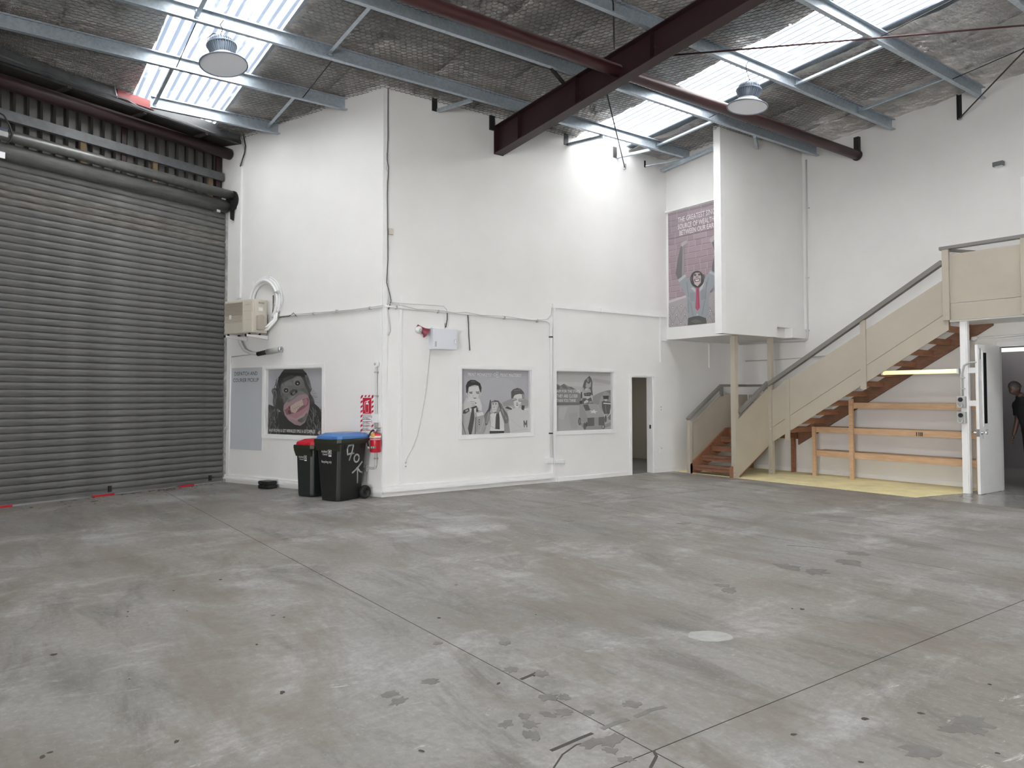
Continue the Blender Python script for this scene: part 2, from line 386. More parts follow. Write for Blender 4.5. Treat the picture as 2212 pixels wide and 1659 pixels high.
# ------------------------------------------------------------------ floor: slabs with open joints
fl = MB().box(-5, 17, -13, 14, -.30, -.03).build('floor', M['joint']); struct(fl)
XS = [-4.6, 2.45, 8.35, 16.3]; YS = [-12.6, -2.65, 2.15, 9.0]
for i in range(3):
    for j in range(3):
        g = .004
        MB().box(XS[i]+g, XS[i+1]-g, YS[j]+g, YS[j+1]-g, -.10, 0).build('slab', M['floor'], fl)
for x in XS[1:3]: MB().box(x-.004, x+.004, YS[0], YS[-1], -.08, -.0015).build('joint_filler', M['joint'], fl)
for y in YS[1:3]: MB().box(XS[0], XS[-1], y-.004, y+.004, -.08, -.0015).build('joint_filler', M['joint'], fl)
for (x0, x1, y0, y1, m_) in ((-3.2, -.12, 4.4, 8.6, 'carpet'), (3.6, 10, 9.0, 13.4, 'greypaint')):
    MB().box(x0, x1, y0, y1, -.10, .002).build('room_floor', M[m_], fl)
MB().prism([(0.02, 6.80), (5.02, 6.80), (5.25, 7.98), (5.2, 8.78), (.02, 8.78)], 'z', 0, .006).build('floor_board', M['ply'], fl)
MB().prism([(5.03, 6.80), (9, 6.90), (9, 8.98), (5.22, 8.98), (5.22, 8.3), (5.26, 7.98)], 'z', 0, .003).build('painted_strip', M['greypaint'], fl)
def blob(cx, cy, rx, ry, ang, n=18, jag=.25, seed=0):
    rnd = random.Random(seed); pts = []
    for i in range(n):
        a = 2*math.pi*i/n; k = 1+rnd.uniform(-jag, jag); x = rx*k*math.cos(a); y = ry*k*math.sin(a)
        pts.append((cx+x*math.cos(ang)-y*math.sin(ang), cy+x*math.sin(ang)+y*math.cos(ang)))
    return pts
stain = mat('damp_stain', (.165, .158, .15), .5, var=.3, vscale=10); chalk = mat('pale_filler', (.40, .40, .39), .7, var=.2, vscale=14); crackm = mat('crack_dirt', (.06, .055, .05), .9)
def decal(px, py, rx, ry, ang, m_, seed, jag=.25, z=.0015, n=18):
    x, y = px_floor(px, py); MB().prism(blob(x, y, rx, ry, ang, n, jag, seed), 'z', 0, z+.00003*(seed % 40)).build('floor_mark', m_, fl)
decal(1534, 1374, .15, .11, R(50), chalk, 3, .05)
for k, (a, b, s_) in enumerate(((1094, 1565, .05), (1133, 1548, .045), (1147, 1565, .05), (1180, 1543, .05), (1184, 1506, .05), (1219, 1540, .05), (1218, 1506, .04), (1103, 1447, .05), (1107, 1444, .04), (1320, 1600, .07), (1283, 1604, .06), (1321, 1622, .055), (1355, 1641, .035), (1366, 1522, .05), (1270, 1540, .03), (1170, 1455, .05), (1150, 1590, .05), (1090, 1390, .05), (930, 1472, .06), (945, 1390, .03), (860, 1515, .05), (845, 1500, .05), (1560, 1265, .06), (1575, 1275, .10), (1700, 1225, .12), (1760, 1235, .16), (1850, 1195, .14), (1830, 1215, .2), (1230, 1125, .1), (1480, 1130, .10), (2100, 1560, .08), (2060, 1575, .06), (2110, 1578, .05), (1990, 1625, .10))):
    decal(a, b, s_*random.uniform(.7, 1.2), s_*random.uniform(.5, 1), random.uniform(0, 3), stain, 20+k, .38)
for k in range(26):
    a = random.uniform(60, 2180); b = random.uniform(1150, 1650); s_ = random.uniform(.006, .02)
    decal(a, b, s_, s_*random.uniform(.4, 1), random.uniform(0, 3), crackm, 90+k, .3, n=8)
def streak(pts, w, m_, z=.0014):
    q = [px_floor(*p) for p in pts]
    for i in range(len(q)-1):
        MB().obox((q[i][0], q[i][1], z/2), (q[i+1][0], q[i+1][1], z/2), w, z).build('floor_mark', m_, fl)
streak([(1125, 1468), (1165, 1451)], .022, crackm); streak([(1190, 1622), (1225, 1607), (1255, 1594), (1280, 1584)], .02, crackm); streak([(1300, 1575), (1330, 1562), (1357, 1554)], .03, stain); streak([(1372, 1549), (1405, 1534), (1438, 1527)], .03, stain)
streak([(1196, 1659), (1215, 1630), (1245, 1609), (1300, 1596)], .008, crackm); streak([(1412, 1622), (1418, 1634), (1405, 1659)], .014, crackm)
streak([(1700, 1178), (1760, 1182), (1850, 1195)], .006, crackm)

# ------------------------------------------------------------------ walls
def wall_cells(mb, x0, x1, zt, y0, y1, holes=(), z0=0.0):
    """a wall on its frame; zt(x) its top; holes are (xa, xb, za, zb)"""
    xs = sorted({x0, x1, *[h[0] for h in holes], *[h[1] for h in holes]})
    for a, b in zip(xs, xs[1:]):
        cuts = sorted((h[2], h[3]) for h in holes if h[0] <= a+1e-6 and h[1] >= b-1e-6)
        z = z0
        for c, d in cuts+[(None, None)]:
            if c is None: ta, tb = zt(a), zt(b)
            else: ta = tb = c
            if ta-z > 1e-4:
                mb.hexa([(a, y0, z), (b, y0, z), (b, y1, z), (a, y1, z), (a, y0, ta), (b, y0, tb), (b, y1, tb), (a, y1, ta)])
            if c is not None: z = d
    return mb
wx0, wz1 = px_local('left', 573, 797); wx1, _ = px_local('left', 697, 796); _, wz0 = px_local('left', 573, 939)
WIN = {'1': ('left', wx0, wx1, wz0, wz1), '2': ('mid', 1.49, 2.99, .93, 2.09), '3': ('mid', 3.585, 5.06, .93, 2.09)}
DOOR1 = (5.56, 6.20, 2.01); DOOR2 = (5.455, 6.45, 2.45)
w = wall_cells(MB(), -4.15, .0, lambda x: roof(x*.928)+.03, 0, .16, [(wx0, wx1, wz0, wz1)]).build('wall_left', M['wall']); struct(place(w, 'left'))
w = wall_cells(MB(), 0, 8.8, lambda x: roof(0)+.03, 0, .16, [WIN['2'][1:], WIN['3'][1:], (DOOR1[0], DOOR1[1], 0, DOOR1[2])]).build('wall_middle', M['wall']); struct(place(w, 'mid'))
w = wall_cells(MB(), -.2, 16.2, lambda x: roof(x)+.03, 0, .16, [(DOOR2[0], DOOR2[1], 0, DOOR2[2])]).build('wall_right', M['wall_back']); struct(place(w, 'back'))
w = wall_cells(MB(), -12, 0, lambda x: 6.7, .16, .22, [], 5.0).build('wall_roller_side', M['soffit_rib_shade']); struct(place(w, 'roller'))  # dark colour paints in the shade of the recesses between cladding ribs
w = wall_cells(MB(), -12, -7.4, lambda x: 6.8, .0, .16, [], 0).build('wall_left_rear', M['wall']); struct(place(w, 'roller'))
w = wall_cells(MB(), -1, 16.2, lambda x: roof(x)+.03, -12.3, -12.14, [(REAR_DOOR[0], REAR_DOOR[1], 0, REAR_DOOR[2])]).build('wall_rear', M['wall']); struct(w)
w = MB(); w.box(16, 16.16, -12.3, SIDE_DOOR[0], 0, 7.6); w.box(16, 16.16, SIDE_DOOR[1], 8.96, 0, 7.6); w.box(16, 16.16, SIDE_DOOR[0], SIDE_DOOR[1], SIDE_DOOR[2], 7.6); struct(w.build('wall_far_right', M['wall']))
# room behind the plain doorway
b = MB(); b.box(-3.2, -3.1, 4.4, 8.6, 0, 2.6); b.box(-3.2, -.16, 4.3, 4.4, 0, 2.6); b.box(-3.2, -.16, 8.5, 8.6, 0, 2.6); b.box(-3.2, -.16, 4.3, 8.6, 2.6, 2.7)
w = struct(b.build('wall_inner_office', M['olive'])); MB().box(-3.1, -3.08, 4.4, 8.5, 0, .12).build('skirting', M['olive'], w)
# dark room behind the open door
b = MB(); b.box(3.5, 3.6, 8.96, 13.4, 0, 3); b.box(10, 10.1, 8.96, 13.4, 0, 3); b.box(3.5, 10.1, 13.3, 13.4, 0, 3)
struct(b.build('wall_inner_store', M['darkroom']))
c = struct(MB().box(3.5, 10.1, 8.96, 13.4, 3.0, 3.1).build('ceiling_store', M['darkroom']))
# plinths, skirtings and corner boards
sk = MB().box(-3.98, .04, -.03, 0, .065, .15).build('baseboard_left', M['trim']); struct(place(sk, 'left'))
MB().box(-3.98, .04, -.045, 0, .065, .10).build('lip', M['trim'], sk)
sk = MB().box(0.0, 3.50, -.035, 0, .075, .165).build('baseboard_middle', M['trim']); struct(place(sk, 'mid'))
MB().box(0.0, 3.50, -.05, 0, .075, .115).build('lip', M['trim'], sk); MB().box(3.60, 5.50, -.018, 0, 0, .075).build('skirting', M['trim'], sk); MB().box(6.26, 8.8, -.018, 0, 0, .075).build('skirting', M['trim'], sk)
sk = MB().box(0, 5.5, -.02, 0, 0, .085).build('baseboard_right', M['trim']); struct(place(sk, 'back'))
t1 = MB().box(0.0, .085, -.016, 0, .165, roof(0)-.02).build('trim_1', M['trim']); struct(place(t1, 'mid'), 'white corner board of the office block')
t1 = MB().box(-.035, 0.0, -.012, 0, .15, 3.36).build('trim_2', M['trim']); struct(place(t1, 'left'))
xb, _ = px_local('mid', 864, 900)
t1 = MB().box(xb-.025, xb+.025, -.02, 0, .165, 3.26).build('trim_3', M['trim']); struct(place(t1, 'mid'), 'white vertical batten near the block corner')
xa, _ = px_local('left', 518, 500)
t1 = MB().box(xa-.055, xa+.055, -.03, 0, 3.45, 5.92).build('trim_4', M['trim']); struct(place(t1, 'left'), 'white vertical duct cover beside the roller door')
# window frames and panes
for k, (f_, x0, x1, z0, z1) in WIN.items():
    w = MB(); t = .06
    w.box(x0-t, x1+t, -.02, .0, z1, z1+t); w.box(x0-t, x1+t, -.02, 0, z0-t, z0); w.box(x0-t, x0, -.02, 0, z0, z1); w.box(x1, x1+t, -.02, 0, z0, z1)
    fr_ = struct(place(w.build('window_'+k, M['trim'], bevel=.004), f_))
    i = MB(); q = .014; d0, d1 = 0.0, .075
    i.box(x0, x1, d0, d1, z1-q, z1); i.box(x0, x1, d0, d1, z0, z0+q); i.box(x0, x0+q, d0, d1, z0+q, z1-q); i.box(x1-q, x1, d0, d1, z0+q, z1-q)
    i.build('window_reveal', M['trim'], fr_)
    MB().box(x0+q, x1-q, .034, .038, z0+q, z1-q).build('pane', M['glass'], fr_)
# plain doorway lining
d = MB(); x0, x1, h = DOOR1; t = .055
d.box(x0-t, x0, -.02, 0, 0, h+t); d.box(x1, x1+t, -.02, 0, 0, h+t); d.box(x0, x1, -.02, 0, h, h+t)
d = struct(place(d.build('door_1', M['trim']), 'mid'))
i = MB(); i.box(x0, x0+.02, 0, .17, 0, h); i.box(x1-.02, x1, 0, .17, 0, h); i.box(x0+.02, x1-.02, 0, .17, h-.02, h); i.build('door_lining', M['trim'], d)
MB().box(x1-.026, x1-.02, .05, .09, .92, 1.0).build('strike_plate', M['blacksteel'], d)
d = MB(); x0, x1, h = DOOR2
d.box(x0-.06, x0, -.02, .0, 0, h+.06); d.box(x1, x1+.06, -.02, 0, 0, h+.06); d.box(x0, x1, -.02, 0, h, h+.06)
d = struct(place(d.build('door_2', M['trim']), 'back'))
i = MB(); i.box(x1-.02, x1, 0, .16, 0, h); i.box(x0, x1, 0, .16, h-.02, h); i.build('door_lining', M['trim'], d)
# upper pod: floor slab, poster wall, side wall
s = struct(MB().box(0.0, 1.72, 6.63, 8.8, 2.80, 3.06).build('ceiling_pod', M['wall']))
w = struct(MB().box(0.0, 1.72, 6.645, 6.76, 3.06, 6.74).build('wall_pod_front', M['wall']))
MB().box(0.0, 1.72, 6.60, 6.645, 5.52, 5.56).build('ledge', M['trim'], w)
w = MB(); w.prism([(6.12, 2.79), (7.85, 2.79), (7.85, 3.0), (8.80, 3.0), (8.80, roof(1.8)-.02), (6.12, roof(1.8)-.02)], 'x', 1.71, 1.85)
w = struct(w.build('wall_pod_side', M['wall'])); MB().box(1.70, 1.86, 6.10, 6.22, 2.79, roof(1.8)-.02).build('end_board', M['trim'], w)
struct(MB().box(1.72, 1.9, 8.3, 8.8, 2.80, 3.0).build('trim_5', M['wall']), 'small boxed beam end under the pod')

# ------------------------------------------------------------------ roof
ce = MB(); X0, X1 = ROOF_X0-.4, ROOF_X1+.2
edges = [-12.4]+[e for p in SKY_Y for e in p]+[9.0]
for y0, y1 in zip(edges[0::2], edges[1::2]):
    ce.hexa([(X0, y0, roof(X0)+.06), (X1, y0, roof(X1)+.06), (X1, y1, roof(X1)+.06), (X0, y1, roof(X0)+.06), (X0, y0, roof(X0)+.09), (X1, y0, roof(X1)+.09), (X1, y1, roof(X1)+.09), (X0, y1, roof(X0)+.09)])
ce = struct(ce.build('ceiling', M['galv']))
PURL = [-2.35, -.80, .68, 2.19, 3.755, 5.30, 6.84, 8.38, 9.92, 11.46, 13.0, 14.54]
rnd = random.Random(3)
def blanket(y0, y1, seed):
    xs = []; x = ROOF_X0-.3
    while x < ROOF_X1+.1: xs.append(x); x += .055 if x < 8.5 else .35
    ny = max(4, int((y1-y0)/.055)); vs = []; fs = []
    for i, x in enumerate(xs):
        pd = min(abs(x-(p+.03)) for p in PURL)
        sag = -.04*(1-(1-min(1, pd/.76))**2)
        for j in range(ny+1):
            u = j/ny; y = y0+(y1-y0)*u
            if x < 8.6:
                r1 = noise.fractal(Vector((x*1.5, y*1.5, seed)), 1.0, 2.0, 4); r2 = noise.noise(Vector((x*2.2+seed, y*11, 3.1)))
                r3 = abs(noise.noise(Vector((x*5+y*2, y*4-x, seed*.7)))); r4 = noise.noise(Vector((x*14, y*3, seed)))
                dsp = .022*r1+.008*r2-.026*r3+.008*r4
                if seed == 5: dsp += .03*noise.noise(Vector((x*6, y*6, 9)))
            else: dsp = .01*noise.noise(Vector((x, y*2, seed)))
            edge = min(u, 1-u); lap = -.012*math.exp(-edge*24)
            vs.append((x, y, roof(x)+.015+sag+dsp+lap))
    n = ny+1
    for i in range(len(xs)-1):
        for j in range(ny): fs.append((i*n+j, i*n+j+1, (i+1)*n+j+1, (i+1)*n+j))
    m_ = MB(); m_.add(vs, fs, True); m_.build('foil_blanket', M['foil'], ce, fix=False)
k = 0
for y0, y1 in zip(edges[0::2], edges[1::2]):
    n_ = max(1, round((y1-y0)/1.2)); h = (y1-y0)/n_
    for i in range(n_): blanket(y0+i*h-.01, y0+(i+1)*h+.01, k); k += 1
# corrugated translucent sheets
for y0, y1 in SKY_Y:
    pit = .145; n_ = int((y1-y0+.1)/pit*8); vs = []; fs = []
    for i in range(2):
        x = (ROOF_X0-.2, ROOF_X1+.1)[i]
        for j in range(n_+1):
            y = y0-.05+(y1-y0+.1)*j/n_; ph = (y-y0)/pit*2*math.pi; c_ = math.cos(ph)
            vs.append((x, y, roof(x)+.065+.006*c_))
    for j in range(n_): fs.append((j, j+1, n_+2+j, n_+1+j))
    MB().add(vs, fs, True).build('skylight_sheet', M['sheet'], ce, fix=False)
# hexagonal wire netting under the foil (nearer bays)
nb = MB(); a_ = .052; vs = {}
def nv(x, y):
    kx = (round(x, 3), round(y, 3))
    if kx not in vs: vs[kx] = len(nb.v); nb.v.append((x, y, roof(x)-.05-.04*(1-(1-min(1, min(abs(x-(p+.03)) for p in PURL)/.76))**2)+.012*noise.noise(Vector((x*1.5, y*1.5, 1)))))
    return nb.v[vs[kx]]
segs = []
def hexnet(x0, x1, y0, y1):
    dx, dy = a_*1.5, a_*math.sqrt(3); i = 0; x = x0
    while x < x1:
        y = y0+(dy/2 if i % 2 else 0)
        while y < y1:
            p = [(x+a_*math.cos(R(60*k)), y+a_*math.sin(R(60*k))) for k in range(4)]
            for q in range(3): segs.append((nv(*p[q]), nv(*p[q+1])))
            y += dy
        x += dx; i += 1
hexnet(-3.6, 5.2, -1.80, 4.05); hexnet(-3.0, 3.6, -5.6, -3.32); hexnet(.5, 5.2, 5.6, 7.4)
nb = MB(); r_ = .0027
for p, q in segs:
    p = Vector(p); q = Vector(q); d = (q-p).normalized(); u = d.cross(Vector((0, 0, 1))).normalized()*r_; w = Vector((0, 0, r_))
    nb.add([p-u+w, p+u+w, p-w*1.2, q-u+w, q+u+w, q-w*1.2], [(0, 1, 4, 3), (1, 2, 5, 4), (2, 0, 3, 5)])
o = nb.build('wire_netting', M['wire'], ce, fix=False); o['kind'] = 'stuff'

# fill lamp added out of view to brighten the small office room
ol = thing('office_fill_lamp', 'added unseen fill lamp in the small room behind the plain doorway', 'lamp', (-1.6, 6.4, 2.595)); MB().box(-.6, .6, -.15, .15, -.07, 0).build('housing', M['white_plastic'], ol)
al = D.lights.new('office_fill_light', 'AREA'); al.shape = 'RECTANGLE'; al.size = 1.1; al.size_y = .25; al.energy = 7; al.color = (1, .95, .85); ao = D.objects.new('office_fill_light', al); C.objects.link(ao); ao.parent = ol; ao.location = (0, 0, -.08)
# ------------------------------------------------------------------ roof steel
def csec(w=.07, h=.20, t=.006, lip=.02):
    return [(0, 0), (w, 0), (w, lip), (w-t, lip), (w-t, t), (t, t), (t, h-t), (w-t, h-t), (w-t, h-lip), (w, h-lip), (w, h), (0, h)]
def purlin(x, y0, y1, label):
    z = roof(x)-.245
    o = MB().prism([(x+p[0], z+p[1]+.002*0) for p in csec()], 'y', y0, y1).build('roof_purlin', M['galv'])
    tag(o, label, 'purlin', 'galvanised roof purlins'); return o
def roller_y(x): return -1.48-(x+3.68)*.92785/.37295+.35
def left_y(x): return x*.37295/.92785
purlin(-2.35, -3.04, left_y(-2.35)+.02, 'lowest galvanised purlin, its end resting on the white wall above the roller door corner')
purlin(-.80, -9.5, left_y(-.80)+.02, 'galvanised purlin crossing below the left hanging lamp to the white wall')
purlin(.68, -12.1, 6.60, 'galvanised purlin carrying the left hanging lamp')
purlin(2.19, -12.1, 8.78, 'galvanised purlin just above and beside the dark red tube')
purlin(3.755, -12.1, 8.78, 'galvanised purlin carrying the right hanging lamp')
purlin(5.30, -12.1, 8.78, 'galvanised purlin ending above the black bracket on the right wall')
purlin(6.84, -12.1, 8.78, 'galvanised purlin in the top right corner of the picture')
def bridge(y, xa, xb, label, thin=False):
    za, zb = roof(xa)-.14, roof(xb)-.14; b = MB()
    if thin: b.cyl((xa+.01, y, za-.06), (xb, y, zb+.03), .008, n=8)
    else:
        b.obox((xa+.01, y, za-.03), (xb, y, zb-.03), .055, .004); b.obox((xa+.01, y+.027, za), (xb, y+.027, zb), .004, .06)
        b.obox((xa+.035, y+.02, za), (xa+.04, y+.02, za), .06, .12); b.obox((xb-.02, y+.02, zb), (xb-.015, y+.02, zb), .06, .12)
    tag(b.build('purlin_strut', M['galv'] if not thin else M['blacksteel']), label, 'strut')
bridge(-2.98, -2.35, -.80, 'grey strut across the lower bay of the left skylight')
bridge(-2.95, -.80, .68, 'thin dark sag rod crossing the left skylight', True)
bridge(-3.0, .68, 2.19, 'short grey strut at the top of the left skylight')
bridge(-1.15, -2.35, -.80, 'grey strut at the end of the lowest purlin by the white wall')
bridge(-1.05, -.80, .68, 'thin dark sag rod under the torn foil', True)
bridge(-1.20, .68, 2.19, 'grey strut between purlins left of the red beam')
bridge(5.62, .68, 2.19, 'pale strut along the edge of the right skylight, nearer the pod')
bridge(5.62, 3.755, 5.30, 'pale strut along the edge of the right skylight, beyond the lamp')
bridge(7.55, 3.755, 5.30, 'dark grey strut between purlins near the right wall')
bridge(5.35, 2.19, 3.755, 'thin rod behind the right hanging lamp', True)
bridge(5.25, 5.30, 6.84, 'thin rod crossing foil right of the upper skylight', True)
bridge(7.6, 5.30, 6.84, 'thin dark rod across foil in the top right bay', True)
# main rafter
def bz(x): return 5.95+.072*x if x < 6 else 6.382+.052*(x-6)
def tz(x): return 6.44+.052*x
rb = thing('steel_rafter', 'deep dark red steel roof beam slanting to the white wall', 'beam', (0, 2.265, 0))
b = MB(); xa, xb = .02, 15.9
def sl(mb, y0, y1, za0, za1, zb0, zb1): mb.hexa([(xa, y0, za0), (xb, y0, zb0), (xb, y1, zb0), (xa, y1, za0), (xa, y0, za1), (xb, y0, zb1), (xb, y1, zb1), (xa, y1, za1)])
def seg2(mb, y0, y1, lo, hi):
    for xa_, xb_ in ((.02, 6.0), (6.0, 15.9)): mb.hexa([(xa_, y0, lo(xa_)), (xb_, y0, lo(xb_)), (xb_, y1, lo(xb_)), (xa_, y1, lo(xa_)), (xa_, y0, hi(xa_)), (xb_, y0, hi(xb_)), (xb_, y1, hi(xb_)), (xa_, y1, hi(xa_))])
    return mb
seg2(b, -.006, .006, bz, tz).build('web', M['redox'], rb)
seg2(MB(), -.097, .097, lambda x: bz(x)-.007, lambda x: bz(x)+.007).build('bottom_flange', M['redox'], rb)
seg2(MB(), -.097, .097, lambda x: tz(x)-.007, lambda x: tz(x)+.007).build('top_flange', M['redox'], rb)
MB().box(.005, .025, -.10, .10, bz(0)-.01, tz(0)).build('end_plate', M['redox'], rb)
MB().box(0, .035, -.20, -.097, 6.36, 6.62).build('notch_shade', M['blacksteel'], rb)  # black block paints in the dark notch beside the beam end
for i, x in enumerate((.70, 2.21, 3.78, 5.33, 6.86)):
    MB().box(x+.006, x+.014, -.09, -.006, bz(x)+.01, tz(x)-.01).build('stiffener', M['redox'], rb)
    for zz in (.08, .2): MB().cyl((x+.03, -.02, bz(x)+zz), (x+.03, -.005, bz(x)+zz), .012, n=6).build('bolt', M['blacksteel'], rb)
b = MB().obox((2.2, 1.72, roof(2.2)-.24), (1.98, 2.15, tz(1.98)-.02), .045, .045)
tag(b.build('fly_brace', M['blacksteel']), 'short black brace from a purlin down to the red beam', 'brace')
# round strut
tb = thing('tube_strut', 'long round dark red steel tube running to the right wall', 'tube', (3.09, 0, 6.345))
MB().cyl((0, -12.1, 0), (0, 8.76, 0), .09, n=20).build('tube', M['redtube'], tb)
MB().lathe([(0, 0), (.105, 0), (.105, .02), (0, .02)], 20, (0, 8.74, 0), M=Matrix.Rotation(R(90), 3, 'X')).build('end_ring', M['blacksteel'], tb)
MB().box(-.05, .05, 8.70, 8.78, .06, .36).build('hanger_plate', M['blacksteel'], tb)
# brace rods
def rod(name, pts, r, m_, label, cat='rod'): tag(MB().tube(pts, r, 8).build(name, M[m_]), label, cat)
an = px_local('mid', 1348, 362)
rd_ = thing('brace_rod', 'thin dark rod from the red beam down to the bright wall', 'rod', (0, an[0], an[1]))
MB().cyl((0.02, 0, 0), (2.79, 2.30-an[0], 6.16-an[1]), .011, n=8).build('rod', M['blacksteel'], rd_)
MB().box(0, .05, -.012, .012, -.04, .07).build('anchor_lug', M['alu'], rd_)
rod('brace_rod', [(3.02, 2.25, 6.70), (3.9, 1.39, 6.70), (6.5, -1.5, 6.84)], .011, 'blacksteel', 'thin dark rod rising from the red beam to the picture top')
rod('brace_rod', [(3.2, 2.6, 6.585), (6.73, 6.53, 6.77), (8.7, 8.75, 6.86)], .014, 'redtube', 'thin red rod crossing the right skylight towards the corner')
rod('brace_rod', [(4.965, 8.74, 6.505), (6.44, 7.37, 6.755), (9.0, 5.0, 6.95)], .012, 'blacksteel', 'thin black rod rising from the bracket on the right wall')
bk = thing('rod_bracket', 'black angle bracket high on the right wall under a purlin', 'bracket', (4.95, 8.8, 6.49))
MB().box(-.03, -.022, -.07, 0, 0, .45).build('angle_leg', M['blacksteel'], bk); MB().box(-.03, .03, -.008, 0, 0, .45).build('wall_leg', M['blacksteel'], bk); MB().box(-.02, .03, -.03, -.01, -.01, .03).build('nut', M['alu'], bk)
# wall top brackets on the middle wall
for yy, lab in ((.95, 'small steel wall bracket left of the red beam end'), (3.85, 'small steel wall bracket right of the red beam end'), (5.14, 'small steel wall bracket in the bright corner by the rod anchor')):
    bk = thing('wall_bracket', lab, 'bracket', (0, yy, 6.44), group='brackets along the wall top')
    MB().box(0.0, .012, -.05, .05, 0, .22).build('plate', M['blacksteel'], bk)  # black slab painted in for the dark wall hole behind the arm
    MB().obox((.01, .06, .02), (.70, .30, .03), .055, .05).build('arm', M['galv'], bk)
bk = thing('wall_bracket', 'small angle bracket and rod above the poster corner', 'bracket', (.0, 6.3, 6.42)); MB().obox((.02, -.3, 0), (.6, .2, .08), .02, .02).build('arm', M['galv'], bk); MB().box(0, .01, -.32, -.28, -.02, .12).build('plate', M['blacksteel'], bk)
b = MB().obox((.05, 6.45, 6.40), (1.7, 6.45, 6.52), .09, .05); tag(b.build('ceiling_channel', M['galv']), 'pale steel channel along the top of the poster wall', 'channel')
b = MB().obox((1.9, 7.2, 6.52), (2.2, 6.7, 6.56), .05, .06); tag(b.build('ceiling_bracket', M['galv']), 'grey bracket between purlin and top of the side panel', 'bracket')
# ------------------------------------------------------------------ roller door and the wall over it
rdoor = frame_empty('roller_door', 'roller'); tag(rdoor, 'large grey steel roller shutter door with horizontal slats', 'roller door')
pit = .1085; prof = [(.018, .0), (-.010, .001), (-.022, .012), (-.031, .034), (-.033, .058), (-.029, .082), (-.018, .102), (-.009, .1085)]
def slat_mesh():
    m_ = MB(); xa, xb = -7.4, -.03; n = 8; vs = [(xa, *p) for p in prof[:n]]+[(xb, *p) for p in prof[:n]]
    m_.add(vs, [(i, i+1, n+i+1, n+i) for i in range(n-1)], True); return m_
s0 = slat_mesh().build('slat', M['slat'], rdoor, fix=False); s0.location.z = .09
sr = None
for k in range(1, 47):
    z = .09+k*pit
    if k in (40, 41, 42):
        if sr is None: sr = slat_mesh().build('slat', M['slat_rust'], rdoor, fix=False); sr.location.z = z; continue
        c_ = sr.copy()
    else: c_ = s0.copy()
    C.objects.link(c_); c_.parent = rdoor; c_.location.z = z; c_.location.y = random.uniform(-.002, .002)
MB().box(-7.4, -.03, .022, .03, .02, 5.25).build('light_block_sheet', M['blacksteel'], rdoor)  # added unseen sheet, stops daylight leaking between the slats
bb = MB().box(-7.4, -.03, -.03, .02, .03, .095).build('bottom_rail', M['slat'], rdoor)
MB().box(-7.4, -.03, -.012, .02, .0, .03).build('weather_strip', M['alu'], rdoor)
for x0, x1 in ((-3.95, -3.6), (-2.45, -2.1), (-.95, -.65), (-6, -5.6)):
    MB().box(x0, x1, -.05, -.03, .004, .03).build('hazard_mark', M['red'], rdoor)
for x in (-2.2, -.35): MB().box(x, x+.05, -.06, -.03, .06, .16).build('lock_bracket', M['blacksteel'], rdoor)
MB().cyl((-7.4, -.06, 5.20), (-.05, -.06, 5.20), .12, n=24).build('curtain_roll', M['slat'], rdoor)
MB().cyl((-7.4, -.20, 5.40), (-.03, -.20, 5.40), .085, n=24).build('drum', M['drum'], rdoor)
MB().cyl((-.045, -.21, 5.30), (-.015, -.21, 5.30), .185, n=32).build('end_plate', M['blacksteel'], rdoor)
MB().prism([(-.26, 5.16), (-.15, 5.16), (-.16, 4.96), (-.24, 4.92)], 'x', -.04, -.015).build('end_bracket', M['blacksteel'], rdoor)
g = MB(); g.box(-.045, -.035, -.05, .06, 0, 5.1); g.box(-.035, 0, -.05, -.04, 0, 5.1); g.build('guide_rail', mat('worn_pale_guide_steel', (.42, .42, .42), .5, .3, var=.5, vscale=8), rdoor)
MB().box(-.30, -.22, -.12, -.02, 5.05, 5.12).build('roll_stop', M['alu'], rdoor)
MB().lathe([(.02, 0), (.035, .0), (.035, .015), (.02, .015)], 14, (-.01, -.075, 1.02), M=Matrix.Rotation(R(90), 3, 'X')).build('lock_eye', M['alu'], rdoor)
# cladding ribs over the door
cl = frame_empty('wall_cladding', 'roller'); struct(cl, 'grey ribbed wall cladding above the roller door'); pit = .19
x = -.06
k = 0
while x > -8:
    MB().prism([(x, .16), (x-.012, .10), (x-.118, .10), (x-.13, .16)], 'z', 5.05, 6.40).build('cladding_rib', M['clad'], cl); x -= pit; k += 1
b = MB().prism([(.01, 5.70), (.095, 5.70), (.095, 5.71), (.02, 5.71), (.02, 5.84), (.095, 5.84), (.095, 5.85), (.01, 5.85)], 'x', -8, -.06).build('wall_girt', M['dimsteel']); tag(place(b, 'roller'), 'dark grey steel girt across the cladding over the shutter', 'girt')
for i, (x, lab) in enumerate(((-.30, 'weathered timber packer under the girt nearest the white wall'), (-1.40, 'weathered timber packer in the middle of the cladding'), (-2.62, 'weathered timber packer at the left end of the cladding'))):
    b = MB().box(x-.06, x+.03, .04, .095, 5.28, 5.70).build('timber_packer', M['timber_dirty']); tag(place(b, 'roller'), lab, 'timber', 'timber packers over the door')
for x, lab in ((-.14, 'dark red steel column strip at the cladding corner'), (-1.95, 'narrow dark red strip between cladding ribs')):
    b = MB().box(x-.05, x+.03, .06, .098, 5.1, 6.3).build('column_strip', M['redox']); tag(place(b, 'roller'), lab, 'column')
b = MB(); b.cyl((-8, -.12, 6.20), (-.04, -.12, 6.20), .105, n=20); b = b.build('eaves_tube', M['redox']); tag(place(b, 'roller'), 'dark red round tube above the ribbed cladding', 'tube')
b = MB().hexa([(-8, -.46, 6.34), (-.02, -.46, 6.34), (-.02, .16, 6.40), (-8, .16, 6.40), (-8, -.46, 6.355), (-.02, -.46, 6.355), (-.02, .16, 6.415), (-8, .16, 6.415)]).build('eaves_lining', M['soffit_rib_shade']); struct(place(b, 'roller'), 'dark eaves lining above the shutter')
